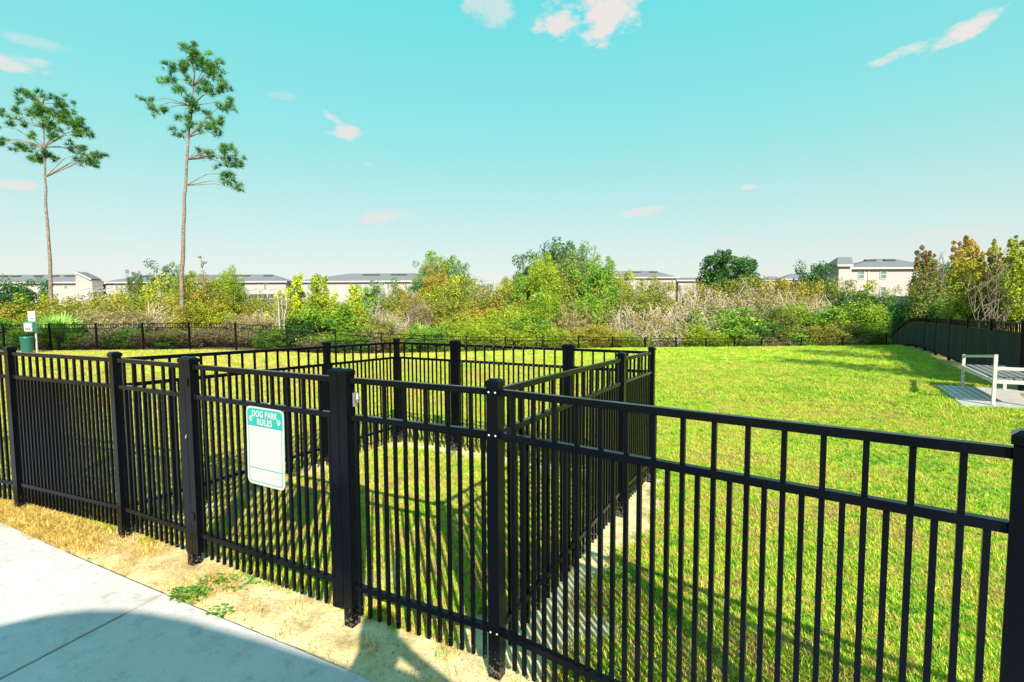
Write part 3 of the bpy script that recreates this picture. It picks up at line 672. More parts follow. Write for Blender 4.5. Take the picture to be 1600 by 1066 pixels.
# ------------------------------------------------------------------ bench and its concrete pad
zs = -.07
pad = MB(); z0 = h(*pad_c)
cs = [pad_o, pad_o+bs*pad_W, pad_o+bs*pad_W+bl*pad_L, pad_o+bl*pad_L]
tops = [zs+.0, zs+.0, zs+.055, zs+.055]
pad.add([(c.x, c.y, z-.25) for c, z in zip(cs, tops)]+[(c.x, c.y, z) for c, z in zip(cs, tops)], [(0, 1, 2, 3)[::1], (7, 6, 5, 4), (0, 4, 5, 1), (1, 5, 6, 2), (2, 6, 7, 3), (3, 7, 4, 0)])
tag(pad.build('concrete_pad', M['pad'], None, loc=v3(pad_c)), 'pale concrete pad in the grass under the metal bench', 'pad')
bench = empty('park_bench', (N_.x, N_.y, zs), 'white metal frame bench with grey slats beside the screened fence', 'bench')
def bp(l, s, z): q = N_+bl*l+bs*s; return Vector((q.x, q.y, zs+.055*l/1.85+z))
Lb = (Fp-N_).length; pw = .046; sd_ = .62
for l, zt in ((0, .86), (Lb, .655)): MB().bar(bp(l, 0, 0), bp(l, 0, zt), pw, pw, side=(bl.x, bl.y, 0)).build('post', M['white_paint'], bench)
for l in (0, Lb): MB().bar(bp(l, sd_, 0), bp(l, sd_, .60 if l == 0 else .39), pw, pw, side=(bl.x, bl.y, 0)).build('leg', M['white_paint'], bench)
MB().bar(bp(pw/2, 0, .83), bp(Lb-pw/2, 0, .625), pw, pw).build('back_rail', M['white_paint'], bench)
for l in (0,): MB().bar(bp(l, pw/2, .63), bp(l, sd_, .63), pw, .05).build('armrest', M['white_paint'], bench)
for s in (0, sd_): MB().bar(bp(pw/2, s, .41), bp(Lb-pw/2, s, .41), .05, .06).build('seat_rail', M['white_paint'], bench)
for l in (0, Lb): MB().bar(bp(l, pw/2, .41), bp(l, sd_-pw/2, .41), .05, .06).build('seat_rail', M['white_paint'], bench)
ns = 5
for k in range(ns):
    s = .075+(sd_-.15)*k/(ns-1); MB().bar(bp(.03, s, .452), bp(Lb-.03, s, .452), .088, .022).build('slat', M['timber'], bench)

# ------------------------------------------------------------------ dog waste station
q = at_y(58, 548, 22.6); bx, by = q.x, 22.6; bz = h(bx, by)
ws = empty('waste_station', (bx, by, bz), 'green and white pet waste station with sign, bag box and green bin', 'waste station')
MB().bar((bx, by, bz), (bx, by, bz+1.9), .05).build('pole', M['white_paint'], ws)
MB().lathe([(.19, 0), (.205, .05), (.225, .6), (.24, .62), (.24, .68), (.21, .70)], 20, (bx-.18, by-.27, bz+.08)).build('bin', M['green_bin'], ws, True)
MB().box(bx-.30, bx+.05, by-.20, by-.03, bz+.98, bz+1.42).build('bag_box', M['green_box'], ws)
MB().box(bx-.315, bx+.02, by-.215, by-.202, bz+1.02, bz+1.36).build('panel', M['white_paint'], ws)
for k in range(3): MB().box(bx-.25+.085*k, bx-.20+.085*k, by-.23, by-.217, bz+1.08, bz+1.15).build('slot', M['vent'], ws)
MB().box(bx-.26, bx+.06, by-.055, by-.03, bz+1.45, bz+1.92).build('sign_plate', M['sign_white'], ws)
MB().box(bx-.20, bx-.0, by-.062, by-.057, bz+1.55, bz+1.60).build('printed_band', M['green_box'], ws)

# ------------------------------------------------------------------ houses
GZB = -2.3
HD = 3.6
def wall_window(root, x0, x1, z0, z1, y):
    f = MB(); t_ = .07
    for a, b, c, d in ((x0, x1, z0, z0+t_), (x0, x1, z1-t_, z1), (x0, x0+t_, z0+t_, z1-t_), (x1-t_, x1, z0+t_, z1-t_), (x0+t_, x1-t_, (z0+z1)/2-t_/2, (z0+z1)/2+t_/2)):
        f.box(a, b, y-.09, y-.002, c, d)
    fr = f.build('window', M['fascia'], root)
    MB().box(x0+t_, x1-t_, y-.05, y-.03, z0+t_, z1-t_).build('pane', M['glass'], fr)
def house(label, px0, px1, d, eave, ridge, hipl=None, hipr=None, depth=3.6, wins=(), vents=(), wallm='stucco', group='pale stucco townhouses beyond the brush', spouts=()):
    """px: pixel columns of the walls; eave / ridge: pixel rows; ridge runs between hipl and hipr"""
    a = at_y(px0, eave, d); b = at_y(px1, eave, d); zr = at_y((px0+px1)/2, ridge, d+depth/2).z; ze = (a.z+b.z)/2; y0, y1 = d, d+depth
    root = empty('house', ((a.x+b.x)/2, d, GZB), label, 'house', group)
    MB().box(a.x, b.x, y0, y1, GZB-.3, ze-.15).build('wall', M[wallm], root)
    o = .45; A, B = a.x-o, b.x+o; rl = at_y(hipl, ridge, d+depth/2).x if hipl is not None else A; rr_ = at_y(hipr, ridge, d+depth/2).x if hipr is not None else B
    ym = (y0+y1)/2
    rf = MB(); rf.add([(A, y0-o, ze), (B, y0-o, ze), (B, y1+o, ze), (A, y1+o, ze), (rl, ym, zr), (rr_, ym, zr)], [(0, 1, 5, 4), (1, 2, 5), (2, 3, 4, 5), (3, 0, 4), (3, 2, 1, 0)])
    ro = rf.build('roof', M['shingle'], root)
    MB().box(A-.03, B+.03, y0-o-.06, y0-o, ze-.2, ze+.03).build('fascia', M['fascia'], root)
    MB().box(A, B, y0-o, y0-.003, ze-.19, ze-.15).build('soffit', M['vent'], root)
    for v in vents:
        q = at_y(v, (ridge*.8+eave*.2), d+depth*.4); ff = .22; yv = ym-(ym-y0+o)*ff; zv = zr-(zr-ze)*ff
        MB().box(q.x-.75, q.x+.75, yv-.25, yv+.15, zv-.02, zv+.16).build('roof_vent', M['vent'], root)
    for x0, x1, t0, t1 in wins:
        p = at_y(x0, t0, y0); q = at_y(x1, t1, y0); wall_window(root, p.x, q.x, q.z, p.z, y0)
    for s in spouts:
        q = at_y(s, eave, y0); MB().box(q.x-.06, q.x+.06, y0-.1, y0-.003, GZB, ze-.2).build('downspout', M['fascia'], root)
    return root, a, b, ze, zr
def gable(root, px0, px1, peak_px, eave, peak, d, depth=4, m='stucco'):
    a = at_y(px0, eave, d); b = at_y(px1, eave, d); p = at_y(peak_px, peak, d)
    MB().add([(a.x, d, a.z), (b.x, d, b.z), (p.x, d, p.z), (a.x, d+depth, a.z), (b.x, d+depth, b.z), (p.x, d+depth, p.z)], [(0, 1, 2), (5, 4, 3), (0, 2, 5, 3), (1, 4, 5, 2), (0, 3, 4, 1)]).build('gable', M[m], root)
    for u, v in ((a, p), (p, b)):
        if abs(u.x-v.x) < .3: continue
        MB().bar((u.x, d-.2, u.z+.1), (v.x, d-.2, v.z+.1), .25, .22).build('barge_board', M['fascia'], root)
        MB().add([(u.x, d-.3, u.z+.22), (v.x, d-.3, v.z+.22), (v.x, d+depth, v.z+.22), (u.x, d+depth, u.z+.22)], [(0, 1, 2, 3), (3, 2, 1, 0)][:1]).build('roof_plane', M['shingle'], root)
r1 = house('long pale townhouse with grey hipped roof at the far left behind the leaning pine', -70, 138, 84, 441.5, 429.5, None, 118, vents=(8, 27, 62, 87, 110), wins=((34, 39, 444, 452), (100, 106, 443, 451)))
gable(r1[0], 118, 144, 119.5, 438, 426.5, 83, 2.2); q = at_y(118, 438, 83); q2 = at_y(143.5, 438, 83); MB().box(q.x, q2.x, 83.01, 85.2, GZB, q.z).build('wing_wall', M['stucco'], r1[0])
house('long pale townhouse with grey roof behind the tall pine and yellow maple', 165, 446, 86, 440.5, 429.5, 226, 425, vents=(228, 252, 300, 370, 385, 420), wins=((180, 185, 445, 452), (240, 245, 444, 452), (380, 385, 444, 452), (412, 417, 444, 452)), spouts=(404,))
house('pale townhouse with grey roof behind the twin yellow saplings', 466, 662, 88, 439.5, 427.5, 545, 650, vents=(574, 587, 618, 630), wins=((552, 556, 458, 468), (563, 569, 458, 468), (480, 485, 444, 452), (604, 609, 443, 451), (632, 637, 443, 451)))
house('pale house with grey hipped roof right of the big central tree', 940, 1056, 92, 433.5, 423.5, 958, 1022, vents=(995, 1020), wins=((975, 980, 440, 448), (1038, 1043, 440, 448)))
r4 = house('plain pale house end with flat parapet, left of the round dark oak', 1060, 1108, 94, 438, 434, None, None)
house('small distant pale house with dark roof above the brush near centre', 752, 800, 130, 459, 453, 768, 785)
house('small distant rooftop just right of the round dark oak', 1192, 1222, 150, 438, 432, 1200, 1212)
house('small distant hipped rooftop left of the olive shrub crown', 1222, 1262, 140, 436, 428, 1235, 1245)
r5 = house('large pale house with dark grey roof and two upper windows at the right', 1326, 1462, 66, 418.5, 404.5, 1362, 1396, vents=(1358, 1388), wins=((1341, 1350, 422, 436), (1375, 1385, 422, 436), (1375, 1384, 448, 462)), spouts=(1357,))
q = at_y(1311, 414, 64.5); q2 = at_y(1331, 414, 64.5)
MB().box(q.x, q2.x, 64.5, 66.8, GZB, q.z).build('tower_wall', M['stucco'], r5[0])
qa = at_y(1308, 414, 64.1); qb = at_y(1333, 414, 64.1); qc = at_y(1331, 402, 65.6); qd = at_y(1309, 402, 65.6)
MB().add([(qa.x, 64.1, qa.z), (qb.x, 64.1, qb.z), (qc.x, 65.6, qc.z), (qd.x, 65.6, qd.z), (qa.x, 67.0, qa.z), (qb.x, 67.0, qb.z)], [(0, 1, 2, 3), (3, 2, 5, 4), (1, 5, 2), (0, 3, 4), (4, 5, 1, 0)]).build('tower_roof', M['shingle'], r5[0])
MB().box(qa.x, qb.x, 64.02, 64.1, qa.z-.2, qa.z+.02).build('fascia', M['fascia'], r5[0])
house('narrow blue-grey house wedged left of the large pale house', 1296, 1318, 74, 424, 412, None, None, wallm='dark_siding', wins=((1299, 1304, 428, 437),))
house('pale house glimpsed through the autumn trees on the right', 1462, 1520, 60, 444, 432, None, None, wins=((1474, 1479, 450, 456),))
# white framed pool cages
for lab, x0, x1, y0_, y1_, d in (('white framed pool cage beside the far left townhouse', 122, 200, 455, 470, 78), ('white framed pool cage behind the orange maple', 372, 448, 456, 474, 78), ('white framed pool cage between saplings and palmettos', 548, 574, 458, 472, 80)):
    a, b = at_y(x0, y0_, d), at_y(x1, y0_, d); root = empty('pool_cage', ((a.x+b.x)/2, d, GZB), lab, 'pool cage', 'white framed pool cages behind the houses')
    n = max(3, int((b.x-a.x)/1.3))
    for k in range(n+1):
        x = a.x+(b.x-a.x)*k/n
        MB().bar((x, d, GZB), (x, d, a.z), .1).build('frame_post', M['fascia'], root); MB().bar((x, d, a.z), (x, d+3, a.z+.7), .1).build('roof_bar', M['fascia'], root)
    for z in (a.z, a.z-1.1): MB().bar((a.x+.05, d-.06, z), (b.x-.05, d-.06, z), .09).build('beam', M['fascia'], root)
    MB().box(a.x, b.x, d+3.2, d+3.25, GZB, a.z-.3).build('rear_screen', M['vent'], root)

# ------------------------------------------------------------------ vegetation
def leaves(centres, rads, n_per, leaf, m, seed=1, tone_h=None, aspect=.5, flat=.0):
    """clusters of leaf-sized quads round the given centres"""
    g_ = np.random.default_rng(seed); c = np.repeat(np.asarray(centres, float), n_per, 0); rd = np.repeat(np.asarray(rads, float), n_per, 0); n = len(c)
    d = g_.normal(size=(n, 3)); d /= np.linalg.norm(d, axis=1)[:, None]; rr_ = g_.uniform(.25, 1, n)**.6
    pos = c+d*(rr_[:, None])*rd
    a = g_.normal(size=(n, 3)); a /= np.linalg.norm(a, axis=1)[:, None]; nrm = d*.7+a; nrm[:, 2] += .5; nrm /= np.linalg.norm(nrm, axis=1)[:, None]
    u = np.cross(nrm, g_.normal(size=(n, 3))); u /= np.linalg.norm(u, axis=1)[:, None]; v = np.cross(nrm, u)
    l = leaf*g_.uniform(.6, 1.35, n)[:, None]; w = l*aspect
    V = np.stack([pos-u*l*.5, pos+v*w*.5, pos+u*l*.5+nrm*l*.1, pos-v*w*.5], 1).reshape(-1, 3); Fq = np.arange(4*n).reshape(n, 4)
    ct = np.repeat(g_.uniform(0, 1, len(centres)), n_per); T = .45*ct+.55*g_.uniform(0, 1, n)
    if tone_h is not None:
        z0, z1, wt = tone_h; T = T*(1-wt)+wt*np.clip((pos[:, 2]-z0)/(z1-z0), 0, 1)
    return quads_mesh('foliage', V, Fq, m, T)
def limbs(pts, base_r, tips, m, rt=.2, n=5, trunk_to=None, jig=.08, seed=1, stems=1, spread=.15):
    g_ = random.Random(seed); mb = MB()
    for q in tips:
        q = Vector(q); s = Vector((g_.uniform(-spread, spread), g_.uniform(-spread, spread), -.1)); k = 4; pp = []
        for i in range(k+1):
            f = i/k; p = s.lerp(q, f); hz = f**.75; p.x = s.x+(q.x-s.x)*f**1.4; p.y = s.y+(q.y-s.y)*f**1.4; p.z = s.z+(q.z-s.z)*hz
            if 0 < i < k: p += Vector((g_.uniform(-jig, jig), g_.uniform(-jig, jig), 0))
            pp.append(p)
        mb.tube(pp, [base_r*(1-.8*i/k) for i in range(k+1)], n, False)
    return mb.mesh('stems', m)
def blob_centres(n, rx, ry, z0, z1, seed, shell=.65, top=1.):
    g_ = np.random.default_rng(seed); out = []
    while len(out) < n:
        p = g_.uniform(-1, 1, 3); r_ = np.linalg.norm(p)
        if r_ > 1 or r_ < shell*g_.uniform(.3, 1): continue
        x, y, z = p; x = math.copysign(abs(x)**.8, x); y = math.copysign(abs(y)**.8, y); z = math.copysign(abs(z)**.8, z); k = g_.uniform(.78, 1.1); out.append((x*rx*k, y*ry*k, z0+(z+1)/2*(z1-z0)*k**.5))
    return np.array(out)
fm = {
 'sapling': foliage_mat('leaf_sapling', [(.12, .24, .01), (.38, .48, .015), (.70, .66, .03)]),
 'green': foliage_mat('leaf_green', [(.04, .12, .015), (.15, .31, .02), (.34, .46, .04)]),
 'lime': foliage_mat('leaf_lime', [(.10, .21, .01), (.28, .39, .015), (.52, .55, .04)]),
 'yellow': foliage_mat('leaf_yellow', [(.10, .18, .01), (.32, .38, .02), (.56, .50, .04)]),
 'gold': foliage_mat('leaf_gold', [(.13, .15, .02), (.34, .29, .03), (.54, .42, .04)]),
 'olive': foliage_mat('leaf_olive', [(.08, .11, .02), (.22, .25, .03), (.40, .39, .06)]),
 'dark': foliage_mat('leaf_dark', [(.015, .05, .012), (.04, .13, .025), (.09, .22, .03)]),
 'bluegreen': foliage_mat('leaf_bluegreen', [(.06, .14, .06), (.14, .26, .10), (.26, .38, .13)]),
 'autumn': foliage_mat('leaf_autumn', [(.03, .09, .015), (.13, .25, .02), (.32, .40, .03), (.50, .38, .04), (.48, .16, .05)]),
 'maroon': foliage_mat('leaf_maroon', [(.015, .05, .015), (.05, .11, .02), (.20, .26, .03), (.22, .09, .04), (.13, .045, .045)]),
 'orange': foliage_mat('leaf_orange', [(.16, .18, .03), (.38, .31, .03), (.52, .30, .04)]), 'brush': foliage_mat('leaf_brush', [(.16, .14, .06), (.36, .30, .10), (.52, .42, .14)]),
 'twig': foliage_mat('pale_twigs', [(.22, .20, .07), (.34, .27, .13), (.46, .36, .24)], .0),
 'frond': foliage_mat('palmetto_frond', [(.05, .16, .02), (.18, .38, .04), (.42, .58, .14)]),
 'needle': foliage_mat('pine_needles', [(.012, .045, .02), (.05, .17, .025), (.16, .33, .04)], .2),
 'straw': straw_mat,
}
protos_ = {}
def proto(style):
    """unit-ish plants about 2.5 m wide and 2.5 m tall: foliage and stems meshes"""
    if style in protos_: return protos_[style]
    k, s = style.rsplit('_', 1); seed = int(s)+hash_(k)
    if k in ('twig', 'rust'):
        g_ = random.Random(seed); mb = MB(); V = []; T = []
        tips = []
        for i in range(75):
            a_ = g_.uniform(0, 6.283); rr_ = 1.25*math.sqrt(g_.uniform(0, 1)); z = g_.uniform(1.3, 2.55)*(1-.25*(rr_/1.25)**2)
            b = Vector((rr_*.3*math.cos(a_), rr_*.3*math.sin(a_), -.1)); q = Vector((rr_*math.cos(a_), rr_*math.sin(a_), z)); m_ = b.lerp(q, .5)+Vector((g_.uniform(-.12, .12), g_.uniform(-.12, .12), .1))
            mb.tube([b, m_, q], [.020, .014, .007], 3, False)
            for j in range(7):
                f = g_.uniform(.35, 1); o = b.lerp(m_, f*2) if f < .5 else m_.lerp(q, f*2-1); e = o+Vector((g_.uniform(-.35, .35), g_.uniform(-.35, .35), g_.uniform(.12, .5)))
                mb.tube([o, e], [.010, .005], 3, False); tips.append(e)
        st = mb.mesh('stems', M['bark_pale'] if k == 'twig' else M['bark_grey'])
        tips = [tuple(e) for e in tips]; lv = leaves(tips, [(.10, .10, .12)]*len(tips), 7 if k == 'twig' else 22, .07, fm['twig'] if k == 'twig' else fm['brush'], seed)
        protos_[style] = (lv, st); return protos_[style]
    if k in ('palmetto', 'reed'):
        g_ = np.random.default_rng(seed); V = []; Fq = []; T = []
        nf = 34 if k == 'palmetto' else 70
        for i in range(nf):
            a_ = g_.uniform(0, 6.283); el = g_.uniform(.3, 1.35); d = np.array([math.cos(a_)*math.cos(el), math.sin(a_)*math.cos(el), math.sin(el)]); L0 = g_.uniform(.6, 1.1)
            hub = d*L0*(1.0 if k == 'palmetto' else .2); side = np.cross(d, (0, 0, 1)); side /= np.linalg.norm(side); up = np.cross(side, d)
            nb = 18 if k == 'palmetto' else 8
            for j in range(nb):
                th = (j/(nb-1)-.5)*(3.6 if k == 'palmetto' else .9); dd = d*math.cos(th)+side*math.sin(th)+up*g_.uniform(-.1, .25); l = g_.uniform(.5, .75)*(1 if k == 'palmetto' else 2.0); w = .045 if k == 'palmetto' else .014
                ss = np.cross(dd, up); ss /= np.linalg.norm(ss)+1e-6; tip = hub+dd*l-np.array([0, 0, .08*l*abs(th)]); mid = hub+dd*l*.5
                q = len(V); V += [hub, mid+ss*w, tip, mid-ss*w]; Fq.append((q, q+1, q+2, q+3)); T.append(.4*g_.uniform()+.6*el/1.35)
        lv = quads_mesh('fronds', np.array(V), np.array(Fq), fm['frond'] if k == 'palmetto' else fm['straw'], np.array(T))
        mb = MB()
        for i in range(10): a_ = g_.uniform(0, 6.283); mb.tube([(0, 0, -.1), (.3*math.cos(a_), .3*math.sin(a_), .6)], .03, 4)
        protos_[style] = (lv, mb.mesh('stems', M['bark_grey'])); return protos_[style]
    if k in ('sapling',):
        cs = []; g_ = np.random.default_rng(seed)
        for q in range(5):
            x, y = g_.uniform(-.7, .7, 2); ht = g_.uniform(1.6, 2.7)*(1.1-abs(x)*.5)
            for z in np.arange(.15, ht, .16): w = .42*(1-z/ht)+.10; cs.append((x*(.6+.4*z/ht)+g_.normal(0, w*.6), y+g_.normal(0, w*.6), z+g_.normal(0, .05)))
        cs = np.array(cs); lv = leaves(cs, [(.15, .15, .17)]*len(cs), 56, .10, fm['sapling'], seed, aspect=.75)
        st = limbs(None, .035, cs[::4], M['bark_grey'], seed=seed, spread=.3); protos_[style] = (lv, st); return protos_[style]
    small = k in ('olive', 'gold', 'lime')
    nb, leaf, per, rad = {'green': (110, .105, 120, .31), 'lime': (130, .085, 125, .28), 'yellow': (110, .095, 115, .29), 'gold': (130, .08, 120, .27), 'olive': (140, .075, 120, .27), 'dark': (120, .10, 115, .31), 'bluegreen': (100, .09, 100, .28), 'orange': (110, .085, 100, .27)}[k]
    cs = blob_centres(nb, 1.15, 1.0, .25, 2.35, seed); g_ = np.random.default_rng(seed)
    ext = np.array([(g_.uniform(-.9, .9), g_.uniform(-.8, .8), g_.uniform(2.2, 2.75)) for _ in range(9)]); cs = np.vstack([cs, ext])
    rs = np.array([(rad*s_, rad*s_, rad*s_*(1.2 if small else .9)) for s_ in g_.uniform(.6, 1.3, len(cs))])
    lv = leaves(cs, rs, per, leaf, fm[k], seed); st = limbs(None, .018, cs[::9], M['bark_grey'], seed=seed, spread=.35)
    protos_[style] = (lv, st); return protos_[style]
def hash_(s): return sum(ord(c)*(i+3) for i, c in enumerate(s)) % 9973
LOOK = {'green': 'leafy green shrub', 'lime': 'bright yellow-green shrub', 'yellow': 'yellow-green shrub', 'gold': 'golden brown shrub', 'olive': 'feathery olive shrub', 'dark': 'dark green tree', 'bluegreen': 'dull blue-green shrub',
        'orange': 'orange-tinted shrub', 'twig': 'bare pale twiggy shrub', 'rust': 'rusty half-bare shrub', 'palmetto': 'spiky saw palmetto clump', 'reed': 'straw-coloured clump of ornamental grass', 'sapling': 'yellow-green sapling with upright shoots'}
CAT = {'palmetto': 'palmetto', 'reed': 'ornamental grass', 'sapling': 'sapling', 'dark': 'tree'}
NAMES = {'palmetto': 'saw_palmetto', 'reed': 'grass_clump', 'sapling': 'sapling', 'dark': 'bushy_tree'}
plants = []
def plant(k, px, top, wpx, d, base=None, prot=2.5, v=None):
    """k kind, px centre column, top row, width in px, distance d"""
    plants.append((k, px, top, wpx, d, v))
def build_plants():
    order = {}
    for i, (k, px, top, wpx, d, v) in enumerate(plants):
        row = 0 if d < 31 else 1 if d < 40 else 2 if d < 50 else 3; order.setdefault((k, row), []).append((px, i))
    ords = ['leftmost', 'second', 'third', 'fourth', 'fifth', 'sixth', 'seventh', 'eighth', 'ninth', 'tenth', 'eleventh', 'twelfth', 'thirteenth', 'fourteenth', 'fifteenth', 'sixteenth']
    lab = {}
    rows = ['in front row behind far fence', 'in the middle row of brush', 'in the back row of brush', 'far back near the houses']
    for (k, row), lst in order.items():
        lst.sort()
        for n, (px, i) in enumerate(lst):
            if len(lst) == 1: o = 'only '+LOOK[k]
            elif n == 0: o = 'leftmost '+LOOK[k]
            elif n == len(lst)-1: o = 'rightmost '+LOOK[k]
            else: o = ords[n]+' '+LOOK[k]+' from left'
            lab[i] = o+' '+rows[row]
    for i, (k, px, top, wpx, d, v) in enumerate(plants):
        p = at_y(px, top, d); z0 = h(p.x, d); hh = p.z-z0; w = wpx*1.25/FPX*d
        vn = (v if v is not None else i % 2); lv, st = proto(f'{k}_{vn}')
        root = empty(NAMES.get(k, 'shrub'), (p.x, d, z0), lab[i], CAT.get(k, 'shrub'), LOOK[k]+'s beyond the fence', rz=rnd.uniform(0, 6.28))
        bw, bh = {'palmetto': (2.9, 1.75), 'reed': (2.6, 2.1), 'sapling': (2.0, 2.75)}.get(k, (2.6, 2.65))
        sx = w/bw; sz = max(.2, hh/bh); kz = min(sz, 1.3*sx)
        for nm, me in (('foliage', lv), ('stems', st)):
            o = bpy.data.objects.new(nm, me); C.objects.link(o); o.parent = root
            up = nm == 'foliage' or k in ('twig', 'rust'); o.scale = (sx, sx, kz if up else sz); o.location = (0, 0, (sz-kz)*bh if up else 0)
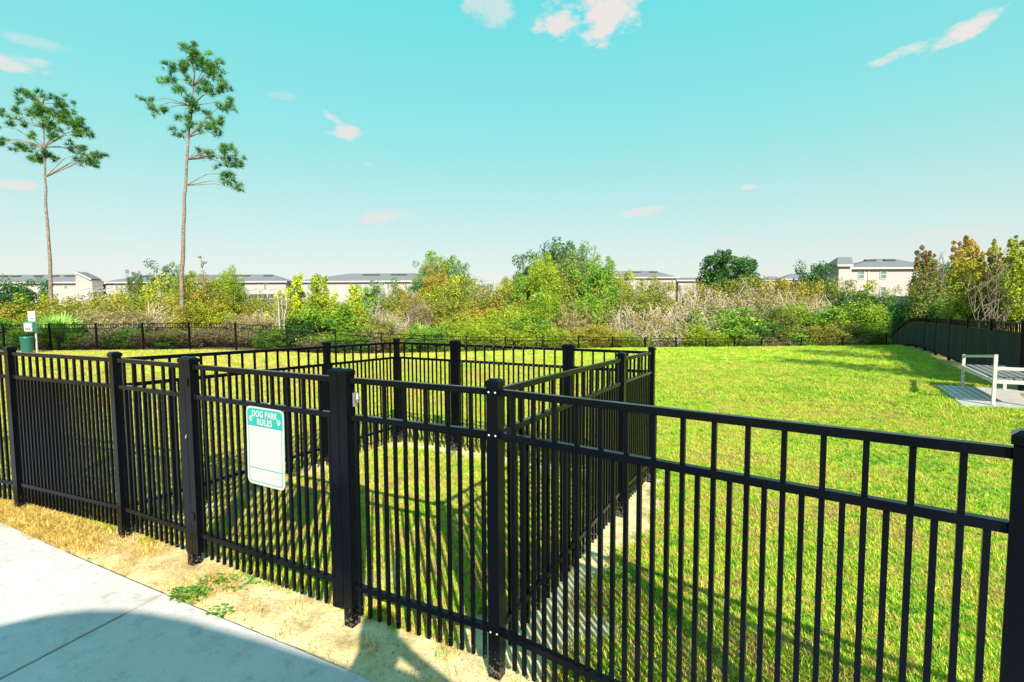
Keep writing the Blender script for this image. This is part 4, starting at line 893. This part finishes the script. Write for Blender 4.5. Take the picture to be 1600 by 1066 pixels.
PL = [
 # far left
 ('dark', 8, 447, 70, 52), ('dark', 45, 443, 62, 54), ('gold', 15, 472, 80, 33), ('yellow', 70, 466, 80, 34), ('gold', 115, 470, 80, 33), ('olive', 165, 462, 90, 36), ('gold', 150, 468, 80, 32), ('yellow', 200, 466, 70, 34),
 ('olive', 110, 478, 90, 30), ('olive', 230, 466, 90, 35), ('gold', 245, 470, 70, 33), ('rust', 140, 482, 80, 29), ('rust', 190, 480, 90, 28), ('twig', 232, 474, 70, 30), ('twig', 175, 492, 80, 27),
 ('palmetto', 66, 484, 90, 24.9, 0), ('palmetto', 98, 483, 80, 25.6, 1), ('palmetto', 84, 479, 70, 26.4, 0), ('green', 20, 500, 70, 26.5), ('rust', 75, 515, 60, 25.2), ('green', 112, 522, 45, 25.0), ('rust', 160, 520, 60, 25), ('green', 195, 514, 60, 25.2), ('rust', 240, 515, 70, 25.4), ('rust', 300, 512, 70, 25.6), ('green', 268, 520, 40, 25),
 ('bluegreen', 210, 425, 22, 44), ('olive', 208, 445, 60, 43), ('bluegreen', 262, 413, 52, 46), ('yellow', 255, 440, 80, 42), ('olive', 295, 445, 60, 40), ('green', 290, 430, 45, 44),
 ('gold', 322, 436, 66, 30, 0), ('gold', 300, 478, 60, 29), ('yellow', 335, 478, 60, 29), ('lime', 352, 424, 44, 33), ('dark', 362, 444, 44, 34), ('olive', 392, 462, 56, 34), ('gold', 400, 474, 50, 33), ('rust', 385, 490, 80, 28.5), ('twig', 415, 478, 60, 30),
 ('olive', 425, 470, 66, 32), ('green', 424, 514, 50, 25.6), ('rust', 350, 514, 60, 26), ('rust', 385, 518, 60, 26.2), ('twig', 330, 512, 60, 27),
 # saplings near the middle left
 ('sapling', 455, 414, 40, 29, 0), ('sapling', 490, 414, 44, 30, 1), ('sapling', 530, 420, 56, 31, 0), ('lime', 480, 470, 80, 29), ('yellow', 530, 462, 80, 29.5), ('green', 512, 480, 90, 28), ('lime', 555, 476, 70, 30), ('dark', 470, 500, 60, 27.6), ('green', 540, 512, 70, 27.2), ('rust', 500, 525, 60, 26.6), ('yellow', 455, 470, 46, 28.4),
 ('twig', 575, 474, 70, 30.5), ('twig', 605, 478, 70, 31), ('olive', 590, 500, 70, 29.6), ('rust', 572, 508, 60, 28.4), ('gold', 640, 516, 60, 29.2),
 ('bluegreen', 592, 441, 52, 48), ('olive', 618, 450, 50, 46), ('orange', 640, 459, 56, 38), ('rust', 660, 462, 50, 37), ('green', 572, 452, 40, 48),
 ('dark', 640, 452, 46, 52), ('bluegreen', 668, 408, 46, 54), ('green', 690, 402, 62, 55), ('bluegreen', 715, 410, 42, 54), ('orange', 682, 416, 46, 50), ('yellow', 706, 436, 70, 44),
 ('olive', 720, 444, 90, 39), ('yellow', 690, 456, 80, 38), ('gold', 760, 456, 80, 40), ('olive', 760, 446, 70, 43), ('gold', 720, 474, 90, 35), ('orange', 760, 482, 80, 34), ('olive', 800, 458, 70, 41), ('gold', 800, 476, 70, 36),
 ('palmetto', 650, 497, 70, 30.8), ('palmetto', 686, 495, 60, 31.4), ('green', 664, 512, 70, 28.6), ('lime', 720, 500, 70, 31), ('lime', 765, 492, 80, 32), ('lime', 810, 486, 70, 33), ('lime', 750, 512, 80, 29.6), ('yellow', 792, 510, 80, 30.4), ('green', 830, 498, 70, 32), ('lime', 845, 512, 80, 31), ('yellow', 890, 518, 80, 31.4), ('gold', 930, 510, 80, 32),
 # the big central clump
 ('gold', 797, 436, 36, 50), ('yellow', 795, 446, 50, 48), ('dark', 838, 402, 60, 62), ('dark', 880, 386, 74, 64), ('bluegreen', 895, 388, 60, 60), ('lime', 846, 402, 44, 40), ('green', 826, 430, 46, 40), ('lime', 858, 418, 50, 38), ('olive', 890, 408, 84, 41), ('olive', 872, 424, 80, 39), ('green', 940, 404, 46, 41), ('green', 926, 424, 66, 39), ('dark', 845, 450, 50, 41), ('olive', 905, 450, 90, 38), ('green', 922, 466, 50, 35), ('lime', 862, 462, 50, 34.5), ('rust', 895, 474, 70, 34.5), ('green', 830, 462, 60, 36), ('rust', 878, 490, 60, 33.4),
 ('yellow', 968, 428, 44, 44), ('olive', 958, 446, 70, 42), ('olive', 1005, 440, 70, 46), ('gold', 1028, 445, 60, 48), ('olive', 985, 458, 80, 40), ('olive', 1020, 458, 80, 42),
 # twiggy brush right of centre
 ('twig', 960, 470, 90, 38), ('twig', 1000, 476, 90, 36), ('twig', 1040, 468, 90, 39), ('twig', 1075, 452, 90, 42), ('twig', 1110, 448, 90, 44), ('twig', 1150, 446, 90, 45), ('twig', 1080, 478, 90, 37), ('twig', 985, 496, 80, 33.6), ('twig', 1030, 498, 80, 34), ('twig', 1130, 470, 90, 40), ('twig', 1190, 458, 90, 42), ('twig', 1240, 456, 90, 43), ('rust', 1170, 450, 90, 44), ('rust', 1225, 452, 80, 45), ('rust', 1010, 486, 80, 35), ('twig', 1290, 458, 80, 44), ('rust', 1100, 462, 80, 41),
 ('gold', 1120, 446, 70, 48), ('olive', 1150, 440, 80, 50), ('gold', 1190, 440, 80, 50), ('orange', 1225, 440, 60, 49), ('gold', 1255, 446, 70, 48), ('olive', 1300, 440, 80, 48), ('yellow', 1335, 446, 70, 47), ('olive', 1365, 454, 60, 45), ('dark', 1272, 419, 58, 62), ('dark', 1330, 462, 60, 43), ('dark', 1395, 468, 70, 40), ('olive', 1085, 446, 50, 50),
 ('dark', 985, 500, 60, 37), ('dark', 1080, 498, 60, 38.5), ('dark', 1260, 500, 60, 39.5), ('dark', 720, 484, 60, 37), ('dark', 800, 496, 50, 36), ('dark', 605, 505, 50, 33), ('dark', 1340, 500, 60, 39), ('lime', 960, 516, 70, 32.4), ('lime', 1000, 520, 60, 33), ('yellow', 1040, 518, 60, 34), ('lime', 1075, 512, 80, 34.4), ('lime', 1110, 520, 60, 35), ('yellow', 1156, 522, 46, 35), ('olive', 1050, 506, 80, 35.4),
 ('green', 1110, 492, 90, 37), ('green', 1160, 484, 90, 38), ('olive', 1205, 480, 90, 38.5), ('lime', 1250, 480, 90, 39), ('olive', 1225, 500, 80, 36.5), ('green', 1290, 482, 90, 38), ('lime', 1340, 478, 90, 38), ('green', 1385, 486, 80, 37), ('olive', 1320, 504, 90, 36), ('gold', 1270, 512, 80, 35.5), ('dark', 1195, 508, 60, 35.8), ('green', 1150, 514, 60, 35.4), ('lime', 1375, 508, 70, 35.5), ('green', 1235, 522, 70, 35), ('olive', 1300, 524, 80, 34.8), ('rust', 1210, 524, 60, 34.6), ('dark', 1395, 512, 50, 37),
 # right, behind the screened fence
 ('dark', 1432, 474, 60, 32, 0), ('dark', 1475, 420, 60, 30, 1), ('dark', 1560, 440, 70, 22, 0), ('green', 1502, 466, 50, 21.5), ('green', 1480, 478, 50, 24), ('dark', 1500, 482, 70, 22, 1), ('olive', 1452, 486, 50, 25), ('dark', 1545, 474, 80, 19, 0), ('dark', 1590, 468, 80, 17, 1), ('reed', 1592, 482, 60, 13.6, 0), ('green', 1520, 462, 60, 25), ('dark', 1470, 452, 60, 34), ('reed', 1560, 496, 36, 15.5, 0), ('yellow', 1492, 486, 50, 20.6), ('green', 1530, 478, 60, 18.4), ('green', 1470, 496, 40, 23), ('olive', 1472, 440, 50, 28), ('green', 1540, 446, 60, 23.5), ('dark', 1528, 430, 60, 27, 1), ('olive', 1578, 436, 60, 21), ('green', 1600, 450, 60, 19), ('dark', 1640, 440, 120, 18, 0),
]
for q in PL: plant(q[0], q[1], q[2], q[3], q[4], v=q[5] if len(q) > 5 else None)
build_plants()

def cluster_tree(name, label, cat, px, base_y, d, trunk_px, clusters, leafm, r_scale=1., trunk_w=.3, barkm='bark_grey', per=60, leaf=.12, depth_j=.9, tone_h=None, group=None, aspect=.5, ground=None, limb_r=.05, seed=3, step=0):
    """trunk_px: [(px, py)...] from base up; clusters: (px, py, radius px)"""
    b = at_y(px, base_y, d); z0 = h(b.x, d) if ground is None else ground; o = Vector((b.x, d, z0)); root = empty(name, o, label, cat, group); g_ = random.Random(seed)
    tp = [Vector((at_y(x, y, d).x, d, max(z0-.2, at_y(x, y, d).z)))-o for x, y in trunk_px]; tp[0].z = -.3
    nT = len(tp); k = 4; pts = []; 
    for i in range(nT-1):
        for j in range(k): pts.append(tp[i].lerp(tp[i+1], j/k)+(Vector((g_.uniform(-.03, .03), g_.uniform(-.03, .03), 0)) if i+j else Vector()))
    pts.append(tp[-1]); n = len(pts); zt = pts[-1].z
    rad = [trunk_w/2*(1.15-.92*(max(0, p.z)/zt)**1.1) for p in pts]
    mb = MB(); mb.tube(pts, rad, 9)
    tr_ = bpy.data.objects.new('trunk', mb.mesh('trunk', M[barkm], True)); C.objects.link(tr_); tr_.parent = root
    cs = []; rs = []; br = MB()
    for cx, cy, cr in clusters:
        dy = g_.uniform(-depth_j, depth_j); q = at_y(cx, cy, d+dy); q = q-o; r_ = cr/FPX*d*r_scale; cs.append(tuple(q)); rs.append((r_, r_, r_*.85))
        # branch from trunk somewhat below the cluster
        zb = q.z-max(.25, .35*abs(q.x-np.interp(q.z, [p.z for p in pts], [p.x for p in pts]))); zb = min(zb, zt*.97); zb = round(zb/step)*step if step else zb; i = min(range(n), key=lambda i: abs(pts[i].z-zb)); s = pts[i]
        mid = s.lerp(q, .55)+Vector((g_.uniform(-.1, .1), g_.uniform(-.1, .1), (.07 if step else -.04)*(q-s).length+g_.uniform(-.08, .12)))
        br.tube([s, mid, q], [limb_r, limb_r*.7, limb_r*.3], 5, False)
    bo = bpy.data.objects.new('branches', br.mesh('branches', M[barkm])); C.objects.link(bo); bo.parent = root
    return root, cs, rs, o
def pine(label, px, base_y, d, trunk_px, clusters, seed):
    root, cs, rs, o = cluster_tree('pine_tree', label, 'pine', px, base_y, d, trunk_px, clusters, None, trunk_w=.235, barkm='bark_pine', depth_j=1.1, group='tall slash pines behind the far fence', limb_r=.028, seed=seed, step=1.5)
    g_ = np.random.default_rng(seed); V = []; T = []
    sub = []
    for c, r_ in zip(cs, rs):
        for j in range(5):
            q = r_[0]*g_.uniform(.30, .60); sub.append((np.array(c)+g_.normal(size=3)*r_[0]*np.array([.66, .66, .62]), (q, q, q*.95)))
    for c, r_ in sub:
        n = max(3, int(15*(r_[0]/.25)**1.5)); ct = g_.uniform()
        for i in range(n):
            d3 = g_.normal(size=3); d3 /= np.linalg.norm(d3); tc_ = np.array(c)+d3*np.array(r_)*g_.uniform(.2, 1)**.5*np.array([1, 1, .85])
            ax = d3*.5+np.array([0, 0, .6])+g_.normal(size=3)*.3; ax /= np.linalg.norm(ax); m_ = 22; e = g_.normal(size=(m_, 3)); e /= np.linalg.norm(e, axis=1)[:, None]
            dr = ax*.75+e*.85; dr /= np.linalg.norm(dr, axis=1)[:, None]; L_ = g_.uniform(.16, .30, m_)[:, None]; s = np.cross(dr, g_.normal(size=(m_, 3))); s /= np.linalg.norm(s, axis=1)[:, None]; w = .011
            V.append(np.stack([tc_+s*w, tc_-s*w, tc_+dr*L_-s*w*.3, tc_+dr*L_+s*w*.3], 1).reshape(-1, 3)); T.append(np.full(m_, .5*ct+.5*g_.uniform())+g_.uniform(-.12, .12, m_))
    V = np.concatenate(V); n = len(V)//4
    fo = bpy.data.objects.new('foliage', quads_mesh('foliage', V, np.arange(4*n).reshape(n, 4), fm['needle'], np.concatenate(T))); C.objects.link(fo); fo.parent = root
k2 = [(250, 70, 25), (290, 100, 35), (345, 115, 35), (240, 140, 33), (190, 150, 24), (305, 145, 28), (360, 150, 25), (385, 190, 25), (390, 225, 22), (180, 240, 35), (165, 205, 15), (320, 235, 40), (360, 260, 30), (250, 290, 22), (290, 330, 22), (230, 355, 24), (395, 300, 28), (432, 310, 18), (385, 370, 16), (340, 385, 26), (360, 420, 28), (260, 400, 20), (210, 420, 20), (295, 405, 18), (75, 292, 20), (100, 315, 20), (150, 325, 9), (310, 500, 20), (345, 515, 16), (400, 490, 24), (430, 522, 32), (460, 535, 18), (400, 548, 16), (405, 590, 26), (430, 632, 22), (462, 655, 16), (330, 350, 16), (340, 180, 22), (275, 60, 12)]
pine('taller slash pine with long bare trunk and wind-swept crown, behind the far fence', 282, 540, 29, [(281, 540), (284, 430), (288, 330), (292, 250), (298, 180), (303, 120), (300, 84)], [(200+x/2.667, 50+y/2.667, r_/2.667*.8) for x, y, r_ in k2], 5)
k1 = [(95, 75, 24), (150, 100, 36), (200, 85, 18), (130, 140, 30), (180, 130, 38), (88, 140, 20), (190, 190, 32), (250, 125, 22), (280, 112, 20), (262, 165, 34), (325, 180, 30), (300, 210, 30), (345, 212, 18), (370, 240, 14), (228, 242, 32), (18, 150, 16), (50, 185, 20), (6, 262, 12), (8, 285, 12), (72, 290, 24), (110, 305, 26), (150, 340, 28), (200, 325, 22), (215, 345, 16), (250, 185, 26), (320, 300, 24), (350, 318, 26), (335, 360, 20), (375, 350, 26), (410, 330, 18), (432, 335, 12), (400, 368, 12), (300, 310, 12), (110, 205, 12), (130, 245, 8), (325, 235, 14), (-30, 200, 18), (-40, 270, 18)]
pine('shorter slash pine at the far left, its flat crown cut by the picture edge', 82, 500, 33, [(82, 520), (78, 410), (73, 330), (70, 260), (68, 200), (66, 150)], [(x/2.667, 120+y/2.667, r_/2.667*.8) for x, y, r_ in k1], 8)

def broad(label, px, base_y, d, trunk_px, cl, leafm, per, leaf, seed, trunk_w=.25, tone_h=None, bark='bark_grey', name='tree', depth_j=1.5, aspect=.6, group=None, cat='tree', r_scale=1.):
    root, cs, rs, o = cluster_tree(name, label, cat, px, base_y, d, trunk_px, cl, None, trunk_w=trunk_w, barkm=bark, depth_j=depth_j, group=group, seed=seed, limb_r=.03, r_scale=r_scale)
    th = None
    if tone_h: a = at_y(px, tone_h[0], d).z-o.z; b = at_y(px, tone_h[1], d).z-o.z; th = (a, b, tone_h[2])
    if group: rs = [(a*1.1, b*1.3, c*1.9) for a, b, c in rs]
    me = leaves(cs, rs, per, leaf, leafm, seed, th, aspect); fo = bpy.data.objects.new('foliage', me); C.objects.link(fo); fo.parent = root
g_ = random.Random(21)
def oval(cx, cy, rx, ry, n, cr, seed, f=None):
    g_ = random.Random(seed); out = []
    while len(out) < n:
        a, b = g_.uniform(-1, 1), g_.uniform(-1, 1)
        if a*a+b*b > 1: continue
        x, y = cx+a*rx, cy+b*ry
        if f and not f(x, y): continue
        out.append((x, y, cr*g_.uniform(.6, 1.25)))
    return out
broad('dense round dark green oak standing above the brush right of centre', 1140, 500, 62, [(1140, 520), (1140, 440)], oval(1140, 424, 42, 30, 70, 9, 31)+oval(1140, 438, 50, 14, 30, 8, 32), fm['dark'], 130, .27, 31, .5, depth_j=3.5, r_scale=1.1)
spr = lambda x, y0, y1, n, cr: [(x+g_.uniform(-2, 2), y0+(y1-y0)*k/(n-1), cr*(.45+.75*k/(n-1))) for k in range(n)]
MG = 'autumn trees behind the screened fence'
def shoots(tops, base, seed, cr=7):
    g = random.Random(seed); out = []
    for x, y in tops:
        n = int((base-y)/5.5); bx_ = x+g.uniform(-5, 5)
        for k in range(n+1):
            f = k/n; out.append((x+(bx_-x)*f+g.uniform(-9, 9)*f**.7, y+(base-y)*f+g.uniform(-4, 4), cr*(.30+.7*min(1, f*1.8))*g.uniform(.55, 1.25)))
    return out
broad('young maple with dark reddish top, leftmost of the autumn trees at right', 1448, 520, 25, [(1448, 540), (1447, 470), (1448, 402)], shoots([(1433, 398), (1441, 391), (1453, 392), (1460, 402), (1428, 432), (1466, 440), (1446, 396)], 500, 41, 8), fm['maroon'], 75, .10, 41, .1, (500, 396, .38), group=MG)
broad('tall maple with orange and red top leaves, in the middle of the autumn trees', 1515, 520, 19, [(1515, 560), (1515, 470), (1512, 385)], shoots([(1490, 382), (1500, 378), (1510, 371), (1518, 376), (1527, 388), (1536, 400), (1484, 420), (1544, 425), (1506, 384), (1521, 384), (1532, 410), (1496, 400)], 498, 43, 8.5), fm['autumn'], 78, .078, 43, .1, (500, 362, .42), group=MG)
broad('slim maple with thin reddish top shoots behind the pale multi-stem tree', 1556, 520, 18.5, [(1556, 570), (1555, 470), (1555, 388)], shoots([(1554, 379), (1546, 392), (1562, 390), (1538, 408), (1568, 404), (1556, 386)], 495, 45, 7.5), fm['autumn'], 66, .074, 45, .08, (505, 366, .5), group=MG)
broad('yellow-green maple at the right picture edge above the fence', 1592, 520, 16.6, [(1594, 580), (1592, 470), (1588, 385)], shoots([(1580, 376), (1588, 371), (1598, 378), (1573, 402), (1607, 384), (1586, 390), (1616, 400), (1576, 430), (1628, 396)], 495, 46, 9.5), fm['yellow'], 92, .075, 46, .1, (520, 350, .3), group=MG)
# bare pale trees
def bare(label, x0, y0, d, stems, seed, bark='bark_pale', r0=.035, name='bare_tree', twigs=8):
    g_ = random.Random(seed); b = at_y(x0, y0, d); z0 = h(b.x, d); root = empty(name, (b.x, d, z0), label, 'tree'); mb = MB(); tw = MB()
    for i, (px, py) in enumerate(stems):
        q = at_y(px, py, d+g_.uniform(-.5, .5)); s = Vector((b.x+g_.uniform(-.12, .12), d+g_.uniform(-.1, .1), z0-.1)); pp = [s.lerp(q, f/5)+(Vector((g_.uniform(-.06, .06), 0, 0)) if 0 < f < 5 else Vector()) for f in range(6)]
        mb.tube(pp, [r0*(1-.15*f) for f in range(6)], 5, False)
        for j in range(twigs):
            f = g_.uniform(.4, 1); o = s.lerp(q, f); tw.tube([o, o+Vector((g_.uniform(-.5, .5), g_.uniform(-.3, .3), g_.uniform(.2, .7)))], [.012, .005], 3, False)
    mb.build('trunk', M[bark], root); tw.build('twigs', M[bark], root)
bare('pale multi-stemmed crape myrtle with bare silvery stems behind the fence', 1548, 560, 15.5, [(1510, 450), (1530, 440), (1545, 420), (1558, 400), (1568, 405), (1580, 440), (1590, 455), (1552, 430)], 3, 'bark_grey', r0=.017, twigs=12)
bare('thin grey leafless tree between the two maples at right', 1472, 540, 27, [(1462, 410), (1468, 404), (1474, 402), (1480, 418), (1484, 425)], 4, 'bark_grey', .04, twigs=14)
bare('bare grey tree with pale trunk left of the twin saplings', 444, 545, 27.5, [(440, 470), (432, 455), (447, 462)], 6, 'bark_pale', .05, twigs=22)
bare('small orange-barked tree in front of the palmetto, left of centre', 643, 500, 36, [(634, 468), (646, 464), (652, 470)], 7, 'bark_grey', .045, twigs=22)
bare('leafless forked tree in the brush, catching light beneath the central clump', 885, 530, 34.6, [(875, 480), (893, 478), (902, 470), (880, 470)], 8, 'bark_grey', .07)
# a stalk with a few leaves standing above the orange maple
broad('spindly sprig-topped sapling rising above the golden shrub', 318, 480, 31, [(318, 500), (317, 440), (314, 398)], [(312, 402, 3.2), (316, 412, 3), (320, 410, 3), (317, 424, 4), (313, 430, 3), (319, 432, 3)], fm['yellow'], 20, .10, 51, .05, name='sapling', cat='sapling', depth_j=.2)
# trees off to the right that throw the long shadows over the lawn
def shade_tree(label, x, y, ht, r_, seed):
    z0 = h(x, y); root = empty('tree', (x, y, z0), label, 'tree', 'trees outside the right edge of the picture'); cs = blob_centres(50, r_, r_, ht*.35, ht, seed, .3)
    o = bpy.data.objects.new('foliage', leaves(cs, [(.5, .5, .45)]*len(cs), 60, .13, fm['autumn'], seed)); C.objects.link(o); o.parent = root
    mb = MB(); mb.tube([(0, 0, -.2), (.05, 0, ht*.5), (0, .05, ht*.95)], [.12, .08, .02], 7)
    for c in cs[::3]: mb.tube([(0, 0, ht*.35), tuple(Vector(c)*.6+Vector((0, 0, ht*.1))), tuple(c)], [.05, .03, .01], 4, False)
    o = bpy.data.objects.new('trunk', mb.mesh('trunk', M['bark_grey'])); C.objects.link(o); o.parent = root
shade_tree('slim tree outside the right edge, nearer the camera', 11.3, 7.2, 6.0, .95, 61)
shade_tree('slim tree outside the right edge, further back', 13.9, 9.9, 6.5, 1.0, 62)

# ------------------------------------------------------------------ behind the camera: the photographer and an added shadow umbrella shaped for the path shadow
def person():
    root = empty('person', (.03, -.16, h(0, -.16)), 'person in shirt and jeans holding a camera up to the face', 'person')
    J = {'pelvis': (0, -.06, .95), 'spine': (0, -.07, 1.15), 'chest': (0, -.06, 1.36), 'neck': (0, -.04, 1.49), 'head0': (0, 0, 1.58), 'head1': (0, .0, 1.72),
         'shL': (-.17, -.05, 1.43), 'elL': (-.22, .02, 1.27), 'wrL': (-.10, .07, 1.50), 'shR': (.17, -.05, 1.43), 'elR': (.38, -.04, 1.36), 'wrR': (.10, .06, 1.52),
         'hipL': (-.09, -.06, .90), 'knL': (-.11, -.02, .50), 'anL': (-.12, -.06, .09), 'toL': (-.13, .08, .04), 'hipR': (.09, -.06, .90), 'knR': (.12, -.02, .50), 'anR': (.14, -.08, .09), 'toR': (.16, .10, .04)}
    r_ = {'pelvis': .13, 'spine': .12, 'chest': .14, 'neck': .055, 'head0': .085, 'head1': .08, 'shL': .06, 'elL': .042, 'wrL': .028, 'shR': .06, 'elR': .042, 'wrR': .028, 'hipL': .085, 'knL': .055, 'anL': .04, 'toL': .035, 'hipR': .085, 'knR': .055, 'anR': .04, 'toR': .035}
    E_ = [('pelvis', 'spine'), ('spine', 'chest'), ('chest', 'neck'), ('neck', 'head0'), ('head0', 'head1'), ('chest', 'shL'), ('shL', 'elL'), ('elL', 'wrL'), ('chest', 'shR'), ('shR', 'elR'), ('elR', 'wrR'), ('pelvis', 'hipL'), ('hipL', 'knL'), ('knL', 'anL'), ('anL', 'toL'), ('pelvis', 'hipR'), ('hipR', 'knR'), ('knR', 'anR'), ('anR', 'toR')]
    for sgn, w in ((-1, 'wrL'), (1, 'wrR')):
        wx, wy, wz = J[w]; J['pm'+w] = (wx-sgn*.02, wy-.01, wz+.06); r_['pm'+w] = .026; E_.append((w, 'pm'+w))
        for f in range(4):
            a = 'f%d%s' % (f, w); J[a] = (wx-sgn*.05, wy-.012+.0, wz+.035+.018*f); r_[a] = .008; J[a+'b'] = (wx-sgn*.075, wy-.03, wz+.035+.018*f); r_[a+'b'] = .007; E_ += [('pm'+w, a), (a, a+'b')]
        J['th'+w] = (wx-sgn*.045, wy-.045, wz+.02); r_['th'+w] = .009; E_.append((w, 'th'+w))
    names = list(J); me = bpy.data.meshes.new('body'); me.from_pydata([J[n] for n in names], [(names.index(a), names.index(b)) for a, b in E_], []); me.materials.append(M['shirt'])
    o = bpy.data.objects.new('body', me); C.objects.link(o); o.parent = root; sk = o.modifiers.new('skin', 'SKIN'); ly = me.skin_vertices[0] if me.skin_vertices else None
    if ly is None:
        bpy.context.view_layer.objects.active = o; o.modifiers.remove(sk); o.modifiers.new('skin', 'SKIN'); ly = me.skin_vertices[0]
    for i, n in enumerate(names): ly.data[i].radius = (r_[n], r_[n]); ly.data[i].use_root = (n == 'pelvis')
    sb = o.modifiers.new('sub', 'SUBSURF'); sb.levels = 2; sb.render_levels = 2
    hm = MB().lathe([(.02, .20), (.06, .19), (.085, .15), (.098, .08), (.10, .0), (.09, -.06)], 14, (.03, -.175, h(0, 0)+1.585)); hm.build('hair', M['hair'], root, True)
    c = MB().box(-.045, .105, -.075, -.045, 1.555, 1.655).lathe([(.032, 0), (.036, .02), (.036, .02)], 14, (.03, -.06, 1.6))
    cam_o = MB().box(-.04, .10, -.125, -.07, 1.535, 1.63); tag(cam_o.build('handheld_camera', M['vent'], None, loc=(.03, -.1, 1.58)), 'black handheld camera held at the photographer\'s face', 'camera')
person()
def caster():
    # square canopy with rounded corners; added unseen to cast the lower-left path shadow
    ht = 2.5; k = ht/math.tan(SUN_EL); sh = Vector((math.sin(SHADOW_AZ), math.cos(SHADOW_AZ)))*k
    e = Vector((.938, -.346)).normalized(); n = Vector((-e.y, e.x)); corner = Vector((-2.68, 2.86)); half = 1.55
    cen = corner+e*half-n*half-sh; root = empty('shadow_caster', (cen.x, cen.y, h(0, -2)), 'added unseen beige square shadow umbrella on a white pole behind the photographer', 'caster')
    mb = MB(); m_ = 48; ring = []
    for i in range(m_):
        a = 2*math.pi*i/m_; c, s = math.cos(a), math.sin(a); ex_ = .55; x = half*math.copysign(abs(c)**ex_, c); y = half*math.copysign(abs(s)**ex_, s); ring.append(cen+e*x+n*y)
    vs = [(p.x, p.y, ht) for p in ring]+[(p.x, p.y, ht-.03) for p in ring]+[(cen.x, cen.y, ht+.45), (cen.x, cen.y, ht+.42)]
    fs = [(i, (i+1) % m_, 2*m_) for i in range(m_)]+[((i+1) % m_+m_, i+m_, 2*m_+1) for i in range(m_)]+[(i+m_, (i+1) % m_+m_, (i+1) % m_, i) for i in range(m_)]
    mb.add(vs, fs).build('canopy', M['canvas'], root); z = h(0, -2)
    MB().tube([(cen.x, cen.y, z), (cen.x, cen.y, ht+.5)], .025, 10).build('pole', M['white_paint'], root)
    MB().lathe([(.28, 0), (.28, .06), (.05, .09)], 20, (cen.x, cen.y, z+.015)).build('base', M['vent'], root)
caster()
